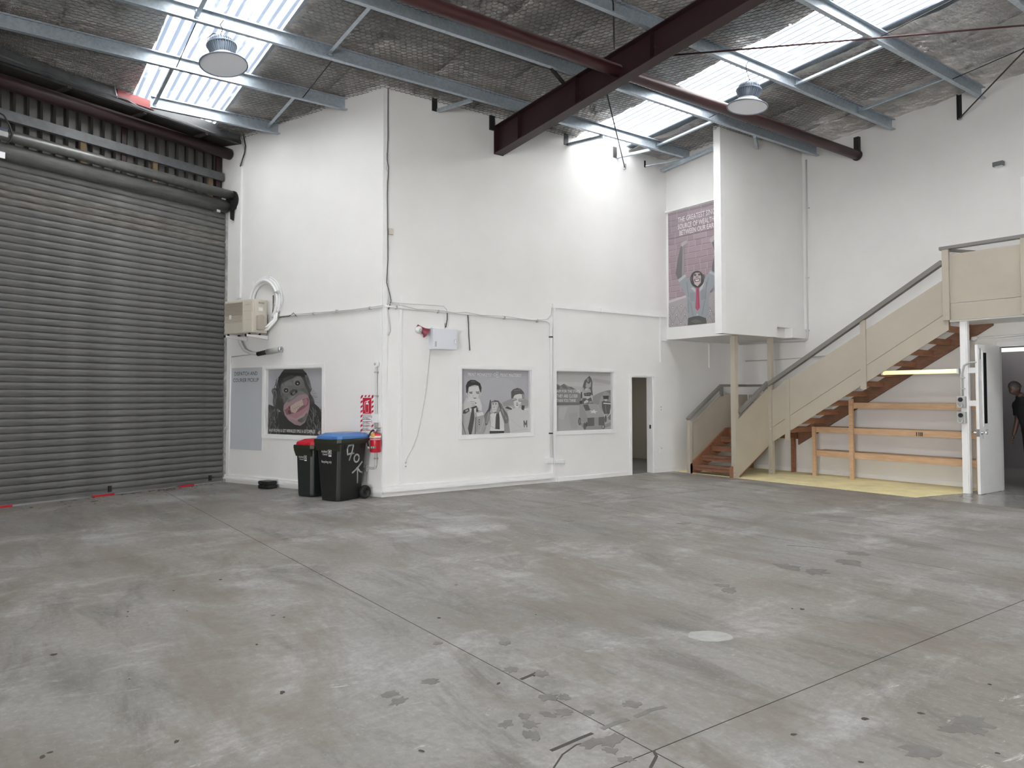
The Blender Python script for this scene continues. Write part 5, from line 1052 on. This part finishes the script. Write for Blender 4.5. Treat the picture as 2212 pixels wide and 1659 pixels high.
# top landing
MB().box(5.10, 9.0, 7.885, 8.79, 2.83, 3.02).build('landing_floor', M['wall'], st)
MB().box(5.14, 9.0, 7.85, 7.875, 2.855, 3.13).build('landing_fascia', M['taupe'], st); MB().box(5.14, 9.0, 7.848, 7.872, 3.14, 3.955).build('balustrade_panel', M['taupe'], st)
for x in (5.03, 6.175, 7.3, 8.4):
    p = MB().box(x, x+.105, 7.80, 7.848, 2.86, 4.04).build('newel', M['taupe'], st, bevel=.003)
    for z in (2.91, 3.0): MB().cyl((x+.07, 7.80, z), (x+.07, 7.793, z), .012, n=10).build('bolt', M['alu'], p)
MB().box(4.99, 9.0, 7.79, 7.90, 4.04, 4.095).build('handrail', M['railpaint'], st, bevel=.006); MB().obox((5.15, 7.84, 4.02), (5.32, 8.3, 4.02), .07, .04).build('rail_support', M['railpaint'], st)
# ------------------------------------------------------------------ timber shelving below
sh = thing('timber_shelving', 'raw pine shelf frame under the stairs with three long shelves', 'shelf', (3.7, 8.4, .006))
sh.location = (0, 0, 0)
for x0, x1, y0, z1 in ((2.295, 2.365, 8.31, .985), (3.07, 3.15, 8.31, 1.545), (5.28, 5.35, 8.33, 2.0)): MB().box(x0, x1, y0, y0+.045, .006, z1).build('upright', M['pine'], sh)
for z, x0 in ((1.46, 3.07), (.975, 2.30), (.505, 2.30)):
    s_ = MB().box(x0, 5.30, 8.36, 8.775, z-.012, z+.012).build('shelf_board', M['pine'], sh)
    MB().box(x0, 5.30, 8.357, 8.40, z-.10, z-.012).build('front_rail', M['pine'], s_); MB().box(x0, 5.30, 8.735, 8.775, z-.10, z-.012).build('back_rail', M['pine'], s_)
for x in (4.30, 4.34, 4.37, 4.395): MB().box(x, x+.018, 8.3555, 8.357, .885, .955).build('stamp_mark', M['ink'], sh)
# ------------------------------------------------------------------ white post with isolators
wp = thing('support_post', 'white painted timber post under the landing carrying two isolators', 'post', (5.28, 7.97, 0.0))
MB().box(-.045, .045, -.05, .05, .004, 2.83).build('post', M['trim'], wp, bevel=.004); MB().box(.045, .062, -.03, .05, .004, 2.83).build('side_batten', M['trim'], wp)
for z in (2.02, 1.48): MB().box(.05, .20, .0, .06, z-.045, z+.045).build('side_arm', M['trim'], wp)
MB().tube([(-.01, -.065, 1.60), (-.01, -.065, 1.98), (.02, -.065, 2.10), (.10, -.05, 2.15), (.20, -.02, 2.15)], .016, 10).build('conduit', M['grey_plastic'], wp)
for z in (1.72, 1.90): MB().box(-.035, .025, -.085, -.05, z-.01, z+.01).build('saddle', M['grey_plastic'], wp)
MB().tube([(-.055, .0, 2.82), (-.055, 0, 2.3), (-.06, 0, 2.12), (-.10, .01, 2.05)], .007, 6).build('lamp_lead', M['cable'], wp)
for z, lab in ((1.50, 'upper grey isolator socket on the white post'), (1.245, 'lower grey isolator socket on the white post')):
    o = thing('isolator_switch', lab, 'switch', (5.26, 7.92, z), group='isolators on the white post')
    MB().box(-.065, .065, -.075, 0, -.095, .095).build('housing', M['grey_plastic'], o, bevel=.01)
    MB().cyl((0, -.075, .04), (0, -.09, .04), .036, n=20).build('rotary_dial', M['black_plastic'], o); MB().obox((-.022, -.095, .025), (.022, -.095, .055), .012, .012).build('dial_grip', M['rubber'], o)
    MB().cyl((0, -.075, -.045), (0, -.10, -.055), .044, n=20).build('socket_cap', M['grey_plastic'], o); MB().lathe([(.026, 0), (.034, 0), (.034, .006), (.026, .006)], 18, (0, -.10, -.055), M=Matrix.Rotation(R(90), 3, 'X')).build('socket_ring', M['white_plastic'], o)
# fluorescent batten
fb = thing('fluorescent_batten', 'lit yellowish fluorescent tube fixed under the stair flight', 'light', (3.93, 8.0, 1.985))
MB().box(-.02, 1.27, -.02, .05, .0, .055).build('batten', M['white_plastic'], fb); MB().cyl((.0, -.03, .03), (1.25, -.03, .03), .036, n=16).build('tube', M['fluoro'], fb)
for x in (-.02, 1.24): MB().box(x, x+.03, -.07, .03, -.01, .07).build('end_cap', M['white_plastic'], fb)
MB().box(-.10, 0, -.0, .05, .01, .04).build('fixing_arm', M['galv'], fb)
# open white door leaf
dl = thing('door_leaf', 'open white door with tall narrow glass strip and chrome knobs', 'door', (5.475, 8.775, 0), R(0))
MB().box(-.022, .022, -.84, 0, .008, 2.44).build('leaf', M['trim'], dl, bevel=.003)
MB().box(.022, .034, -.70, -.505, 1.10, 2.34).build('vision_frame', M['trim'], dl); MB().box(.034, .0355, -.675, -.56, 1.15, 2.31).build('vision_glass', mat('dark_vision_glass', (.015, .017, .02), .05), dl)
for s in (-1, 1): MB().lathe([(.032, 0), (.034, .008), (.014, .012), (.012, .035), (.026, .05), (.030, .065), (.022, .08), (0, .084)], 18, (s*.022, -.755, 1.0), M=Matrix.Rotation(R(90)*s, 3, 'Y')).build('knob', M['chrome'], dl)
MB().box(-.024, .024, -.8415, -.84, .94, 1.06).build('latch_plate', M['chrome'], dl); MB().box(.022, .032, -.80, -.765, 2.20, 2.38).build('flush_bolt', M['alu'], dl); MB().box(.022, .03, -.62, -.52, 1.035, 1.05).build('small_plate', M['alu'], dl)
MB().tube([(.026, -.70, 1.10), (.026, -.71, 1.0), (.026, -.715, .9)], .004, 6).build('wire', M['cable'], dl)
for z in (.25, 1.25, 2.2): MB().cyl((0, .006, z), (0, .006, z+.09), .009, n=8).build('hinge', M['chrome'], dl)
# back wall fittings
ftube('conduit', 'back', [(1741.5, 345), (1742.5, 500), (1743, 600), (1745, 725), (1744, 733), (1738, 737), (1700, 739), (1640, 741.5), (1597, 744)], .016, 'cable', 'grey conduit down the right wall corner and under the pod', 'conduit')
for i, py in enumerate((450, 600, 714)):
    x, z = BP(1743, py, .02); b = MB().box(x-.03, x+.05, -.035, 0, z-.01, z+.01).build('conduit_clip', M['alu']); tag(place(b, 'back'), ('highest', 'middle', 'lowest')[i]+' clip on the conduit beside the pod side panel', 'clip', 'clips on the pod conduit')
ftube('wall_cable', 'back', [(1610, 780), (1680, 777), (1737, 772.5), (1790, 768)], .010, 'cable', 'thin grey cable along the wall above the stair handrail', 'cable')
x0, z1 = BP(2148, 353, .06); x1, z0 = BP(2171, 364, .06)
b = thing('wall_sensor', 'small dark grey box light high on the right wall', 'sensor', (5.47, 8.8, 5.50)); MB().box(0, .16, -.09, 0, 0, .075).build('housing', mat('dark_grey_plastic', (.12, .125, .13), .5), b, bevel=.008); MB().box(.02, .14, -.07, -.01, -.004, 0).build('lens', M['white_plastic'], b)
# upper door frame at the picture edge
d = MB(); d.box(5.86, 5.93, -.02, 0, 3.02, 5.24); d.box(5.93, 6.9, -.02, 0, 5.17, 5.24); d.box(6.83, 6.9, -.02, 0, 3.02, 5.17); d = struct(place(d.build('door_3', M['trim']), 'back'), 'white upper door frame at the right edge'); MB().box(5.93, 6.83, -.006, 0, 3.02, 5.17).build('door_panel', mat('grey_upper_door', (.33, .34, .36), .4), d)
# pipes over the door opening
ftube('pipe', 'back', [(2104, 731), (2130, 729), (2212, 723), (2300, 717)], .018, 'trim', 'white pipe on the wall above the open door', 'pipe')
x, z = BP(2104, 731, .04); b = MB().ball((x, -.04, z), .055, .05, .055).build('junction_ball', M['trim']); tag(place(b, 'back'), 'white round fitting at the end of the pipe above the door', 'pipe fitting')
x, z = BP(2150, 741, .03); b = MB(); b.tube([(x, -.03, z-.06), (x, -.03, z+.03), (x+.03, -.03, z+.07), (x+.9, -.03, z+.09)], .014, 8); tag(place(b.build('pipe', M['trim']), 'back'), 'thin white bent pipe just over the door head', 'pipe')
# lit panel in the store room
lp_ = MB().box(3.7, 5.6, 11.3, 13.25, 2.57, 2.999).build('ceiling_light', M['ceil_lit']); tag(lp_, 'bright ceiling light panel seen through the open doorway', 'light')
MB().box(3.68, 5.62, 11.27, 11.3, 2.55, 2.999).build('light_frame', M['alu'], lp_)
# ------------------------------------------------------------------ high-bay lamps
def highbay(px, py_rim, x, y, ztop, label, tilt):
    """hangs from a purlin flange at x, y"""
    d = CR*((px-PPX)/F_PX) - CU*((py_rim-PPY)/F_PX) + CF
    t = ((x-CAM.x)*CF.x+(y-CAM.y)*CF.y)/(CF.x*CF.x+CF.y*CF.y)*1.0
    t = (Vector((x, y, 0))-Vector((CAM.x, CAM.y, 0))).length/Vector((d.x, d.y, 0)).length
    z = CAM.z+d.z*t
    o = thing('highbay_lamp', label, 'lamp', (x, y, z), group='high-bay lamps under the skylights')
    tl = Matrix.Rotation(tilt[0], 3, 'X') @ Matrix.Rotation(tilt[1], 3, 'Y')
    r = .30
    MB().lathe([(r, 0), (r+.004, .006), (r*.82, .05), (r*.55, .10), (.15, .125), (.14, .125), (r*.52, .092), (r*.8, .042), (r-.004, .004)], 40, M=tl, closed=True).build('reflector', M['lampwhite'], o)
    MB().lathe([(0, .012), (r*.97, .008)], 40, M=tl).build('diffuser', mat('frosted_lamp_diffuser', (.82, .85, .92), .35), o, fix=False)
    MB().lathe([(r-.006, -.004), (r+.008, -.004), (r+.008, .010), (r-.006, .010)], 40, M=tl, closed=True).build('rim', M['lampgrey'], o)
    hs = MB().lathe([(0, .12), (.13, .12), (.17, .24), (.155, .30), (.12, .35), (.06, .385), (0, .39)], 32, M=tl).build('heat_sink', M['lampgrey'], o)
    f = MB()
    for k in range(36):
        a = 2*math.pi*k/36; c_, s = math.cos(a), math.sin(a)
        pr = [(.12, .125), (.145, .125), (.188, .24), (.172, .31), (.13, .365), (.12, .33), (.15, .24)]
        th_ = .004; tx, ty = -s*th_, c_*th_; vs = [tl @ Vector((p[0]*c_+tx, p[0]*s+ty, p[1])) for p in pr]+[tl @ Vector((p[0]*c_-tx, p[0]*s-ty, p[1])) for p in pr]; n = len(pr)
        f.add(vs, [tuple(range(n)), tuple(range(n, 2*n))[::-1]]+[(i, n+i, n+(i+1) % n, (i+1) % n) for i in range(n)])
    f.build('cooling_fins', M['lampgrey'], hs); MB().lathe([(.165, .255), (.195, .255), (.195, .27), (.165, .27)], 36, M=tl, closed=True).build('mid_ring', M['lampgrey'], hs)
    e = tl @ Vector((0, 0, .40)); MB().tube([e+Vector((.02*math.cos(R(a)), 0, .02+.02*math.sin(R(a)))) for a in range(-90, 271, 30)], .005, 6).build('eye_bolt', M['alu'], o)
    zt = ztop-z; b = MB(); n = max(2, int((zt-e.z-.04)/.035))
    for k in range(n):
        zc = e.z+.045+(zt-e.z-.05)*(k+.5)/n; p = e*(1-(k+.5)/n)
        b.tube([(p.x+(.009*math.cos(R(a)) if k % 2 else 0), p.y+(0 if k % 2 else .009*math.cos(R(a))), zc+.022*math.sin(R(a))) for a in range(0, 361, 45)], .003, 5, caps=False)
    b.build('chain', M['alu'], o)
    MB().tube([(e.x-.05, e.y-.14, e.z-.14), (e.x-.06, e.y-.16, e.z-.04), (e.x-.02, e.y-.09, e.z+.03), (e.x, e.y-.01, e.z+.02), (.01, -.02, zt*.8+e.z*.2), (.03, -.06, zt+.02), (.04, -.02, zt+.09)], .006, 6).build('flex', M['cable_black'], o)
highbay(489, 141, .74, -2.66, roof(.7)-.245, 'grey high-bay lamp hanging before the left skylight', (R(4), R(-9)))
highbay(1604, 233, 3.80, 4.30, roof(3.8)-.245, 'grey high-bay lamp hanging before the right skylight', (R(-5), R(4)))
# ------------------------------------------------------------------ wheelie bins
def wheelie(label, x, y, W, Dp, H, lidmat, rimmat, bodymat, wheel_r, base_w, base_d, big):
    o = fthing('wheelie_bin', label, 'bin', 'left', x, 0, y, group='wheelie bins by the left wall')
    zr = H*.87; w0, w1 = base_w/2, W/2-.035; f0, f1 = -base_d/2-.02, -Dp/2+.04; b0, b1 = base_d/2-.02, Dp/2-.06
    def ring(hw, f, b, z, ch=.045): return [(-hw+ch, f, z), (hw-ch, f, z), (hw, f+ch, z), (hw, b-ch, z), (hw-ch, b, z), (-hw+ch, b, z), (-hw, b-ch, z), (-hw, f+ch, z)]
    zz = [(0.0, .96), (.02, 1.0)]
    lv = [ring(w0*.97, f0+.01, b0-.01, .012), ring(w0, f0, b0, .05), ring(w0+(w1-w0)*.8, f0+(f1-f0)*.8, b0+(b1-b0)*.8, zr*.8), ring(w1, f1, b1, zr)]
    m_ = MB(); vs = [p for r_ in lv for p in r_]; fs = []
    for i in range(len(lv)-1):
        for k in range(8): fs.append((i*8+k, i*8+(k+1) % 8, (i+1)*8+(k+1) % 8, (i+1)*8+k))
    fs += [tuple(range(8))[::-1], tuple(range(24, 32))]; m_.add(vs, fs); m_.build('body', bodymat, o, bevel=.012)
    m_ = MB(); r0 = ring(W/2-.012, -Dp/2+.012, Dp/2-.05, zr-.055, .05); r1 = ring(W/2, -Dp/2, Dp/2-.04, zr-.035, .05); r2 = ring(W/2, -Dp/2, Dp/2-.04, zr+.02, .05); vs = r0+r1+r2
    m_.add(vs, [(i*8+k, i*8+(k+1) % 8, (i+1)*8+(k+1) % 8, (i+1)*8+k) for i in range(2) for k in range(8)]+[tuple(range(8))[::-1], tuple(range(16, 24))]); m_.build('rim', rimmat, o, bevel=.006)
    MB().prism([(-Dp/2+.005, zr-.05), (f1+.02, zr-.05), (f1+.01, zr-.16)], 'x', -W/2+.05, W/2-.05).build('lift_comb', rimmat, o)
    l = MB(); a = ring(W/2-.025, -Dp/2+.03, Dp/2-.03, zr+.02, .05); b = ring(W/2-.03, -Dp/2+.04, Dp/2-.03, zr+.065, .05); c_ = ring(W/2-.11, -Dp/2+.14, Dp/2-.12, zr+.11, .04); l.add(a+b+c_, [(i*8+k, i*8+(k+1) % 8, (i+1)*8+(k+1) % 8, (i+1)*8+k) for i in range(2) for k in range(8)]+[tuple(range(8))[::-1], tuple(range(16, 24))])
    lid = l.build('lid', lidmat, o, bevel=.012)
    MB().box(-W*.22, W*.22, -Dp/2+.005, -Dp/2+.06, zr+.022, zr+.045).build('lid_grip', lidmat, lid)
    for xx in (-W*.3, W*.3): MB().cyl((xx-.05, Dp/2-.0, zr+.05), (xx+.05, Dp/2-.0, zr+.05), .02, n=10).build('hinge', lidmat, lid)
    MB().tube([(-W/2+.06, Dp/2-.05, zr-.01), (-W/2+.06, Dp/2+.02, zr), (W/2-.06, Dp/2+.02, zr), (W/2-.06, Dp/2-.05, zr-.01)], .016, 8).build('handle', rimmat, o)
    MB().cyl((-W/2+.04, b0-.0, wheel_r), (W/2-.04, b0-.0, wheel_r), .012, n=8).build('axle', M['blacksteel'], o)
    for s in (-1, 1):
        xx = s*(w0+.055); wh = MB().lathe([(.012, -.025), (wheel_r*.62, -.025), (wheel_r*.66, -.032), (wheel_r*.95, -.030), (wheel_r, -.018), (wheel_r, .018), (wheel_r*.95, .030), (wheel_r*.66, .032), (wheel_r*.62, .018), (.012, .018)], 28, (xx, b0, wheel_r), M=Matrix.Rotation(R(90), 3, 'Y'), closed=True).build('wheel', M['rubber'], o)
        MB().cyl((xx+s*.02, b0, wheel_r), (xx+s*.034, b0, wheel_r), .022, n=12).build('hub_cap', M['black_plastic'], wh)
    for yy in (-Dp*.28, 0, Dp*.22): MB().box(w1-.012, w1+.012, yy-.012, yy+.012, zr-.13, zr-.05).build('rib', bodymat, o)
    return o, (w0, w1, f0, f1, zr)
def on_face(o, q, name, body, m_, u0, u1, v0, v1, face, bold=.01):
    """lettering on the sloping front or right side of a bin"""
    w0, w1, f0, f1, zr = q
    t = text_obj(name, body, m_, o, u0, u1, v0, v1, 0, bold)
    for v in t.data.vertices:
        k = v.co.z/zr; v.co = Vector((v.co.x, f0+(f1-f0)*k-.004, v.co.z)) if face == 'front' else Vector((w0+(w1-w0)*k+.004, v.co.x, v.co.z))
    return t
big, q = wheelie('large dark bin with blue lid and grey painted 70 on its side', -.405, -.46, .60, .72, 1.07, M['blue_lid'], M['bin_rim'], M['black_plastic'], .105, .40, .52, True)
on_face(big, q, 'council_lettering', 'Auckland', M['white_print'], -.13, -.005, .745, .78, 'front'); on_face(big, q, 'council_lettering', 'Council', M['white_print'], -.105, -.005, .705, .735, 'front'); on_face(big, q, 'recycling_lettering', 'Recycling only', M['white_print'], -.13, .085, .575, .625, 'front')
def crest(o, q, x, z, s):
    w0, w1, f0, f1, zr = q
    for (a, b, c_, d_) in ((-s, s, -s, -s*.85), (-s, s, s*.85, s), (-s, -s*.85, -s, s), (s*.85, s, -s, s), (-s*.6, s*.6, -s*.5, -s*.3), (-s*.45, s*.45, 0, s*.45), (-s*.8, s, -s*1.9, -s*1.35)):
        m_ = MB(); m_.add([(x+a, f0+(f1-f0)*(z+c_)/zr-.004, z+c_), (x+b, f0+(f1-f0)*(z+c_)/zr-.004, z+c_), (x+b, f0+(f1-f0)*(z+d_)/zr-.004, z+d_), (x+a, f0+(f1-f0)*(z+d_)/zr-.004, z+d_)], [(0, 1, 2, 3)]); m_.build('crest_mark', M['white_print'], o, fix=False)
crest(big, q, .05, .755, .035)
# hand-painted number and arrow on the right side
def stroke(o, q, pts, w):
    w0, w1, f0, f1, zr = q; b = MB()
    b.tube([(w0+(w1-w0)*z/zr+.003, y, z) for y, z in pts], w, 8); ob = b.build('painted_stroke', M['grey_tape'], o)
    for v in ob.data.vertices:
        base = w0+(w1-w0)*v.co.z/zr; v.co.x = base+.003+(v.co.x-base-.003)*.12
S = [[(-.15, .80), (-.13, .85), (-.02, .86)], [(-.15, .80), (-.145, .75), (-.14, .72)], [(-.02, .86), (-.05, .74), (-.10, .62)], [(-.15, .715), (-.08, .725), (0, .73)],
     [(.06+.055*math.cos(R(a)), .645+.06*math.sin(R(a))) for a in range(0, 361, 30)], [(.19, .585), (.10, .50), (.05, .46)], [(-.02, .42), (.05, .46), (.09, .50)], [(.09, .50), (.10, .40), (.11, .25)], [(.08, .50), (.15, .43), (.20, .41)]]
for s in S: stroke(big, q, s, .014)
sm, q2 = wheelie('smaller dark green bin with red lid beside the large bin', -1.10, -.40, .48, .54, .93, M['red_lid'], M['bin_rim'], M['bin_green'], .09, .36, .38, False)
on_face(sm, q2, 'council_lettering', 'Auckland', M['white_print'], -.11, .0, .625, .655, 'front'); on_face(sm, q2, 'council_lettering', 'Council', M['white_print'], -.09, .0, .59, .615, 'front'); crest(sm, q2, .045, .635, .03)
# ------------------------------------------------------------------ person in the dark store room
def skinned(name, pts, edges, mat_, parent, sub=2, root=0):
    me = D.meshes.new(name); me.from_pydata([p[:3] for p in pts], edges, []); o = D.objects.new(name, me); C.objects.link(o); o.parent = parent
    md = o.modifiers.new('Skin', 'SKIN'); md.use_smooth_shade = True
    for i, p in enumerate(pts):
        r = p[3]; me.skin_vertices[0].data[i].radius = r if isinstance(r, tuple) else (r, r)
    me.skin_vertices[0].data[root].use_root = True
    o.modifiers.new('Sub', 'SUBSURF').levels = sub; o.modifiers['Sub'].render_levels = sub
    dg = bpy.context.evaluated_depsgraph_get(); m2 = D.meshes.new_from_object(o.evaluated_get(dg)); o.modifiers.clear(); o.data = m2
    m2.materials.clear(); m2.materials.append(mat_)
    for p in m2.polygons: p.use_smooth = True
    return o
fx, fy = px_floor(2231, 1056)
face_dir = math.atan2(-CR.y, -CR.x)                     # facing left across the picture
pe = thing('person', 'person in dark shirt and shorts leaning forward in the dark doorway room', 'person', (fx, fy, .004), face_dir)
K = 1.015
# local: +x forward, y left, z up
pts = [(-.04, 0, .98, (.15, .17)), (0.0, 0, 1.14, (.13, .16)), (.05, 0, 1.32, (.145, .19)), (.11, 0, 1.47, (.12, .17)), (.16, 0, 1.56, .062), (.20, 0, 1.63, .06),
       (-.03, .10, .90, .098), (.04, .11, .52, .068), (.0, .11, .12, .043), (.02, .11, .04, .04), (.16, .12, .03, .036),
       (-.05, -.10, .90, .098), (-.06, -.11, .52, .068), (-.18, -.11, .13, .043), (-.17, -.11, .045, .04), (-.03, -.12, .03, .036),
       (.09, .20, 1.45, .062), (.06, .27, 1.18, .046), (.16, .26, .96, .034), (.20, .255, .89, .026),
       (.09, -.20, 1.45, .062), (.04, -.27, 1.18, .046), (.10, -.27, .95, .034), (.13, -.265, .88, .026)]
ed = [(0, 1), (1, 2), (2, 3), (3, 4), (4, 5), (0, 6), (6, 7), (7, 8), (8, 9), (9, 10), (0, 11), (11, 12), (12, 13), (13, 14), (14, 15), (3, 16), (16, 17), (17, 18), (18, 19), (3, 20), (20, 21), (21, 22), (22, 23)]
pts = [(a*K, b*K, c_*K, (r[0]*K, r[1]*K) if isinstance(r, tuple) else r*K) for a, b, c_, r in pts]
body = skinned('body', pts, ed, M['skin'], pe)
# clothes follow the body
def garment(name, keep, off, m_):
    bm = bmesh.new(); bm.from_mesh(body.data)
    bmesh.ops.delete(bm, geom=[f for f in bm.faces if not keep(f.calc_center_median()/K)], context='FACES')
    bm.normal_update()
    for v in bm.verts: v.co += v.normal*off
    me = D.meshes.new(name); bm.to_mesh(me); bm.free(); me.materials.clear(); me.materials.append(m_)
    o = D.objects.new(name, me); C.objects.link(o); o.parent = pe; return o
garment('shirt', lambda c: .88 < c.z < 1.56 and not (abs(c.y) > .19 and c.z < 1.24), .020, M['darkcloth'])
garment('shorts', lambda c: .50 < c.z < 1.0 and not abs(c.y) > .19 and c.x < .15, .028, M['darkcloth'])
for s, x in ((1, .06), (-1, -.13)): MB().ball((x*K+.03, s*.115*K, .045), .15, .05, .045, 14, 8).build('shoe', M['rubber'], pe)
# hands with five fingers
for hx, hy, hz in ((.20*K, .255*K, .89*K), (.13*K, -.265*K, .88*K)):
    hp = [(hx, hy, hz, .026), (hx+.015, hy, hz-.06, (.018, .036))]; skinned('hand', hp, [(0, 1)], M['skin'], pe, 1)
    for k in range(4):
        oy = (-.027+.018*k); L = (.055, .066, .07, .06)[k]
        skinned('finger', [(hx+.018, hy+oy, hz-.07, .009), (hx+.03, hy+oy, hz-.07-L*.6, .009), (hx+.02, hy+oy, hz-.07-L*1.2, .007)], [(0, 1), (1, 2)], M['skin'], pe, 1)
    skinned('thumb', [(hx+.02, hy, hz-.03, .011), (hx+.05, hy, hz-.07, .01), (hx+.05, hy, hz-.10, .008)], [(0, 1), (1, 2)], M['skin'], pe, 1)
# head, tilted down and forward
hc = Vector((.265*K, 0, 1.70*K)); hr_ = Matrix.Rotation(R(32), 3, 'Y')
def H(v): return hc+hr_ @ Vector(v)
b = MB(); n, m_ = 20, 14; vs = []
for j in range(1, m_):
    t = math.pi*j/m_; z = .125*math.cos(t); rr = math.sin(t)
    for i in range(n):
        a = 2*math.pi*i/n; fx_ = .098*rr*math.cos(a); fy_ = .077*rr*math.sin(a)
        if z < -.02: fy_ *= 1-.35*(-z-.02)/.1; fx_ = fx_*(1-.15*(-z-.02)/.1)+.016*(-z)/.1
        if math.cos(a) > .86 and -.045 < z < .012: fx_ += .026*(1-abs(z+.018)/.03) if abs(z+.018) < .03 else 0
        if math.cos(a) > .7 and .008 < z < .05: fx_ -= .006
        if math.cos(a) > .8 and -.075 < z < -.05: fx_ += .006
        vs.append(H((fx_, fy_, z)))
t0_ = len(vs); vs += [H((0, 0, .125)), H((.015, 0, -.125))]
fs = [(j*n+i, (j+1)*n+i, (j+1)*n+(i+1) % n, j*n+(i+1) % n) for j in range(m_-2) for i in range(n)]+[(t0_, i, (i+1) % n) for i in range(n)]+[(t0_+1, (m_-2)*n+(i+1) % n, (m_-2)*n+i) for i in range(n)]
b.add(vs, fs, True); b.build('head', M['skin'], pe)
b = MB()
for s in (-1, 1): b.ball(tuple(H((-.005, s*.076, -.005))), .02, .01, .03, 10, 6)
b.build('ears', M['skin'], pe)
b = MB()
for s in (-1, 1): b.ball(tuple(H((.083, s*.03, .018))), .009, .014, .007, 8, 6)
b.build('eyes', M['hair'], pe); MB().ball(tuple(H((.093, 0, -.062))), .006, .024, .006, 8, 6).build('mouth', mat('lips', (.2, .09, .08), .5), pe)
b = MB(); vs = []
for j in range(0, 8):
    t = math.pi*(.0+j/13); z = .131*math.cos(t)
    for i in range(n):
        a = 2*math.pi*i/n; fr_ = math.cos(a); zz = z if fr_ < .45 else max(z, .072); k = math.sin(t) if fr_ < .45 else min(math.sin(t), .80)
        vs.append(H((.106*k*math.cos(a)-.006, .084*k*math.sin(a), zz)))
b.add(vs, [(j*n+i, (j+1)*n+i, (j+1)*n+(i+1) % n, j*n+(i+1) % n) for j in range(7) for i in range(n)], True); b.build('hair', M['hair'], pe)
# ------------------------------------------------------------------ leaf litter along the shutter
rnd = random.Random(21)
def leafmesh(seed):
    r2 = random.Random(seed); b = MB(); n = 7; pts = [(math.cos(2*math.pi*i/n)*r2.uniform(.6, 1), math.sin(2*math.pi*i/n)*r2.uniform(.3, .6)) for i in range(n)]
    b.add([(0, 0, .35)]+[(x, y, r2.uniform(0, .3)) for x, y in pts], [(0, 1+i, 1+(i+1) % n) for i in range(n)]); return b
base = {}
for mk in ('leaf', 'leaf_pale', 'leaf_dark'):
    for s in range(2):
        o = leafmesh(s+len(mk)).build('dead_leaf', M[mk], fix=False); base[(mk, s)] = o
first = set(); names = {'leaf': 'brown', 'leaf_pale': 'pale', 'leaf_dark': 'dark'}
for k in range(120):
    mk = rnd.choice(('leaf', 'leaf_pale', 'leaf_dark', 'leaf_dark')); s = rnd.randrange(2)
    if k < 75: x = rnd.gauss(-1.35, .55); y = -.07-abs(rnd.gauss(0, .09))
    else: x = rnd.uniform(-3.6, -.4); y = -.08-abs(rnd.gauss(0, .45))
    if x > -.1: x = -.4
    o = base[(mk, s)]
    if (mk, s) in first: o = o.copy(); C.objects.link(o)
    first.add((mk, s))
    p = FR['roller'][0]+RDV*x+LDV*y; o.location = (p.x, p.y, .002); o.rotation_euler = (0, 0, rnd.uniform(0, 6.3)); sc = rnd.uniform(.014, .042); o.scale = (sc*1.3, sc, sc*.6)
    where = 'in the drift against the shutter' if k < 75 else 'scattered on concrete before the shutter'
    tag(o, names[mk]+' dead leaf scrap '+where, 'leaf', names[mk]+' leaf scraps '+where)
for key, o in base.items():
    if key not in first: D.objects.remove(o)
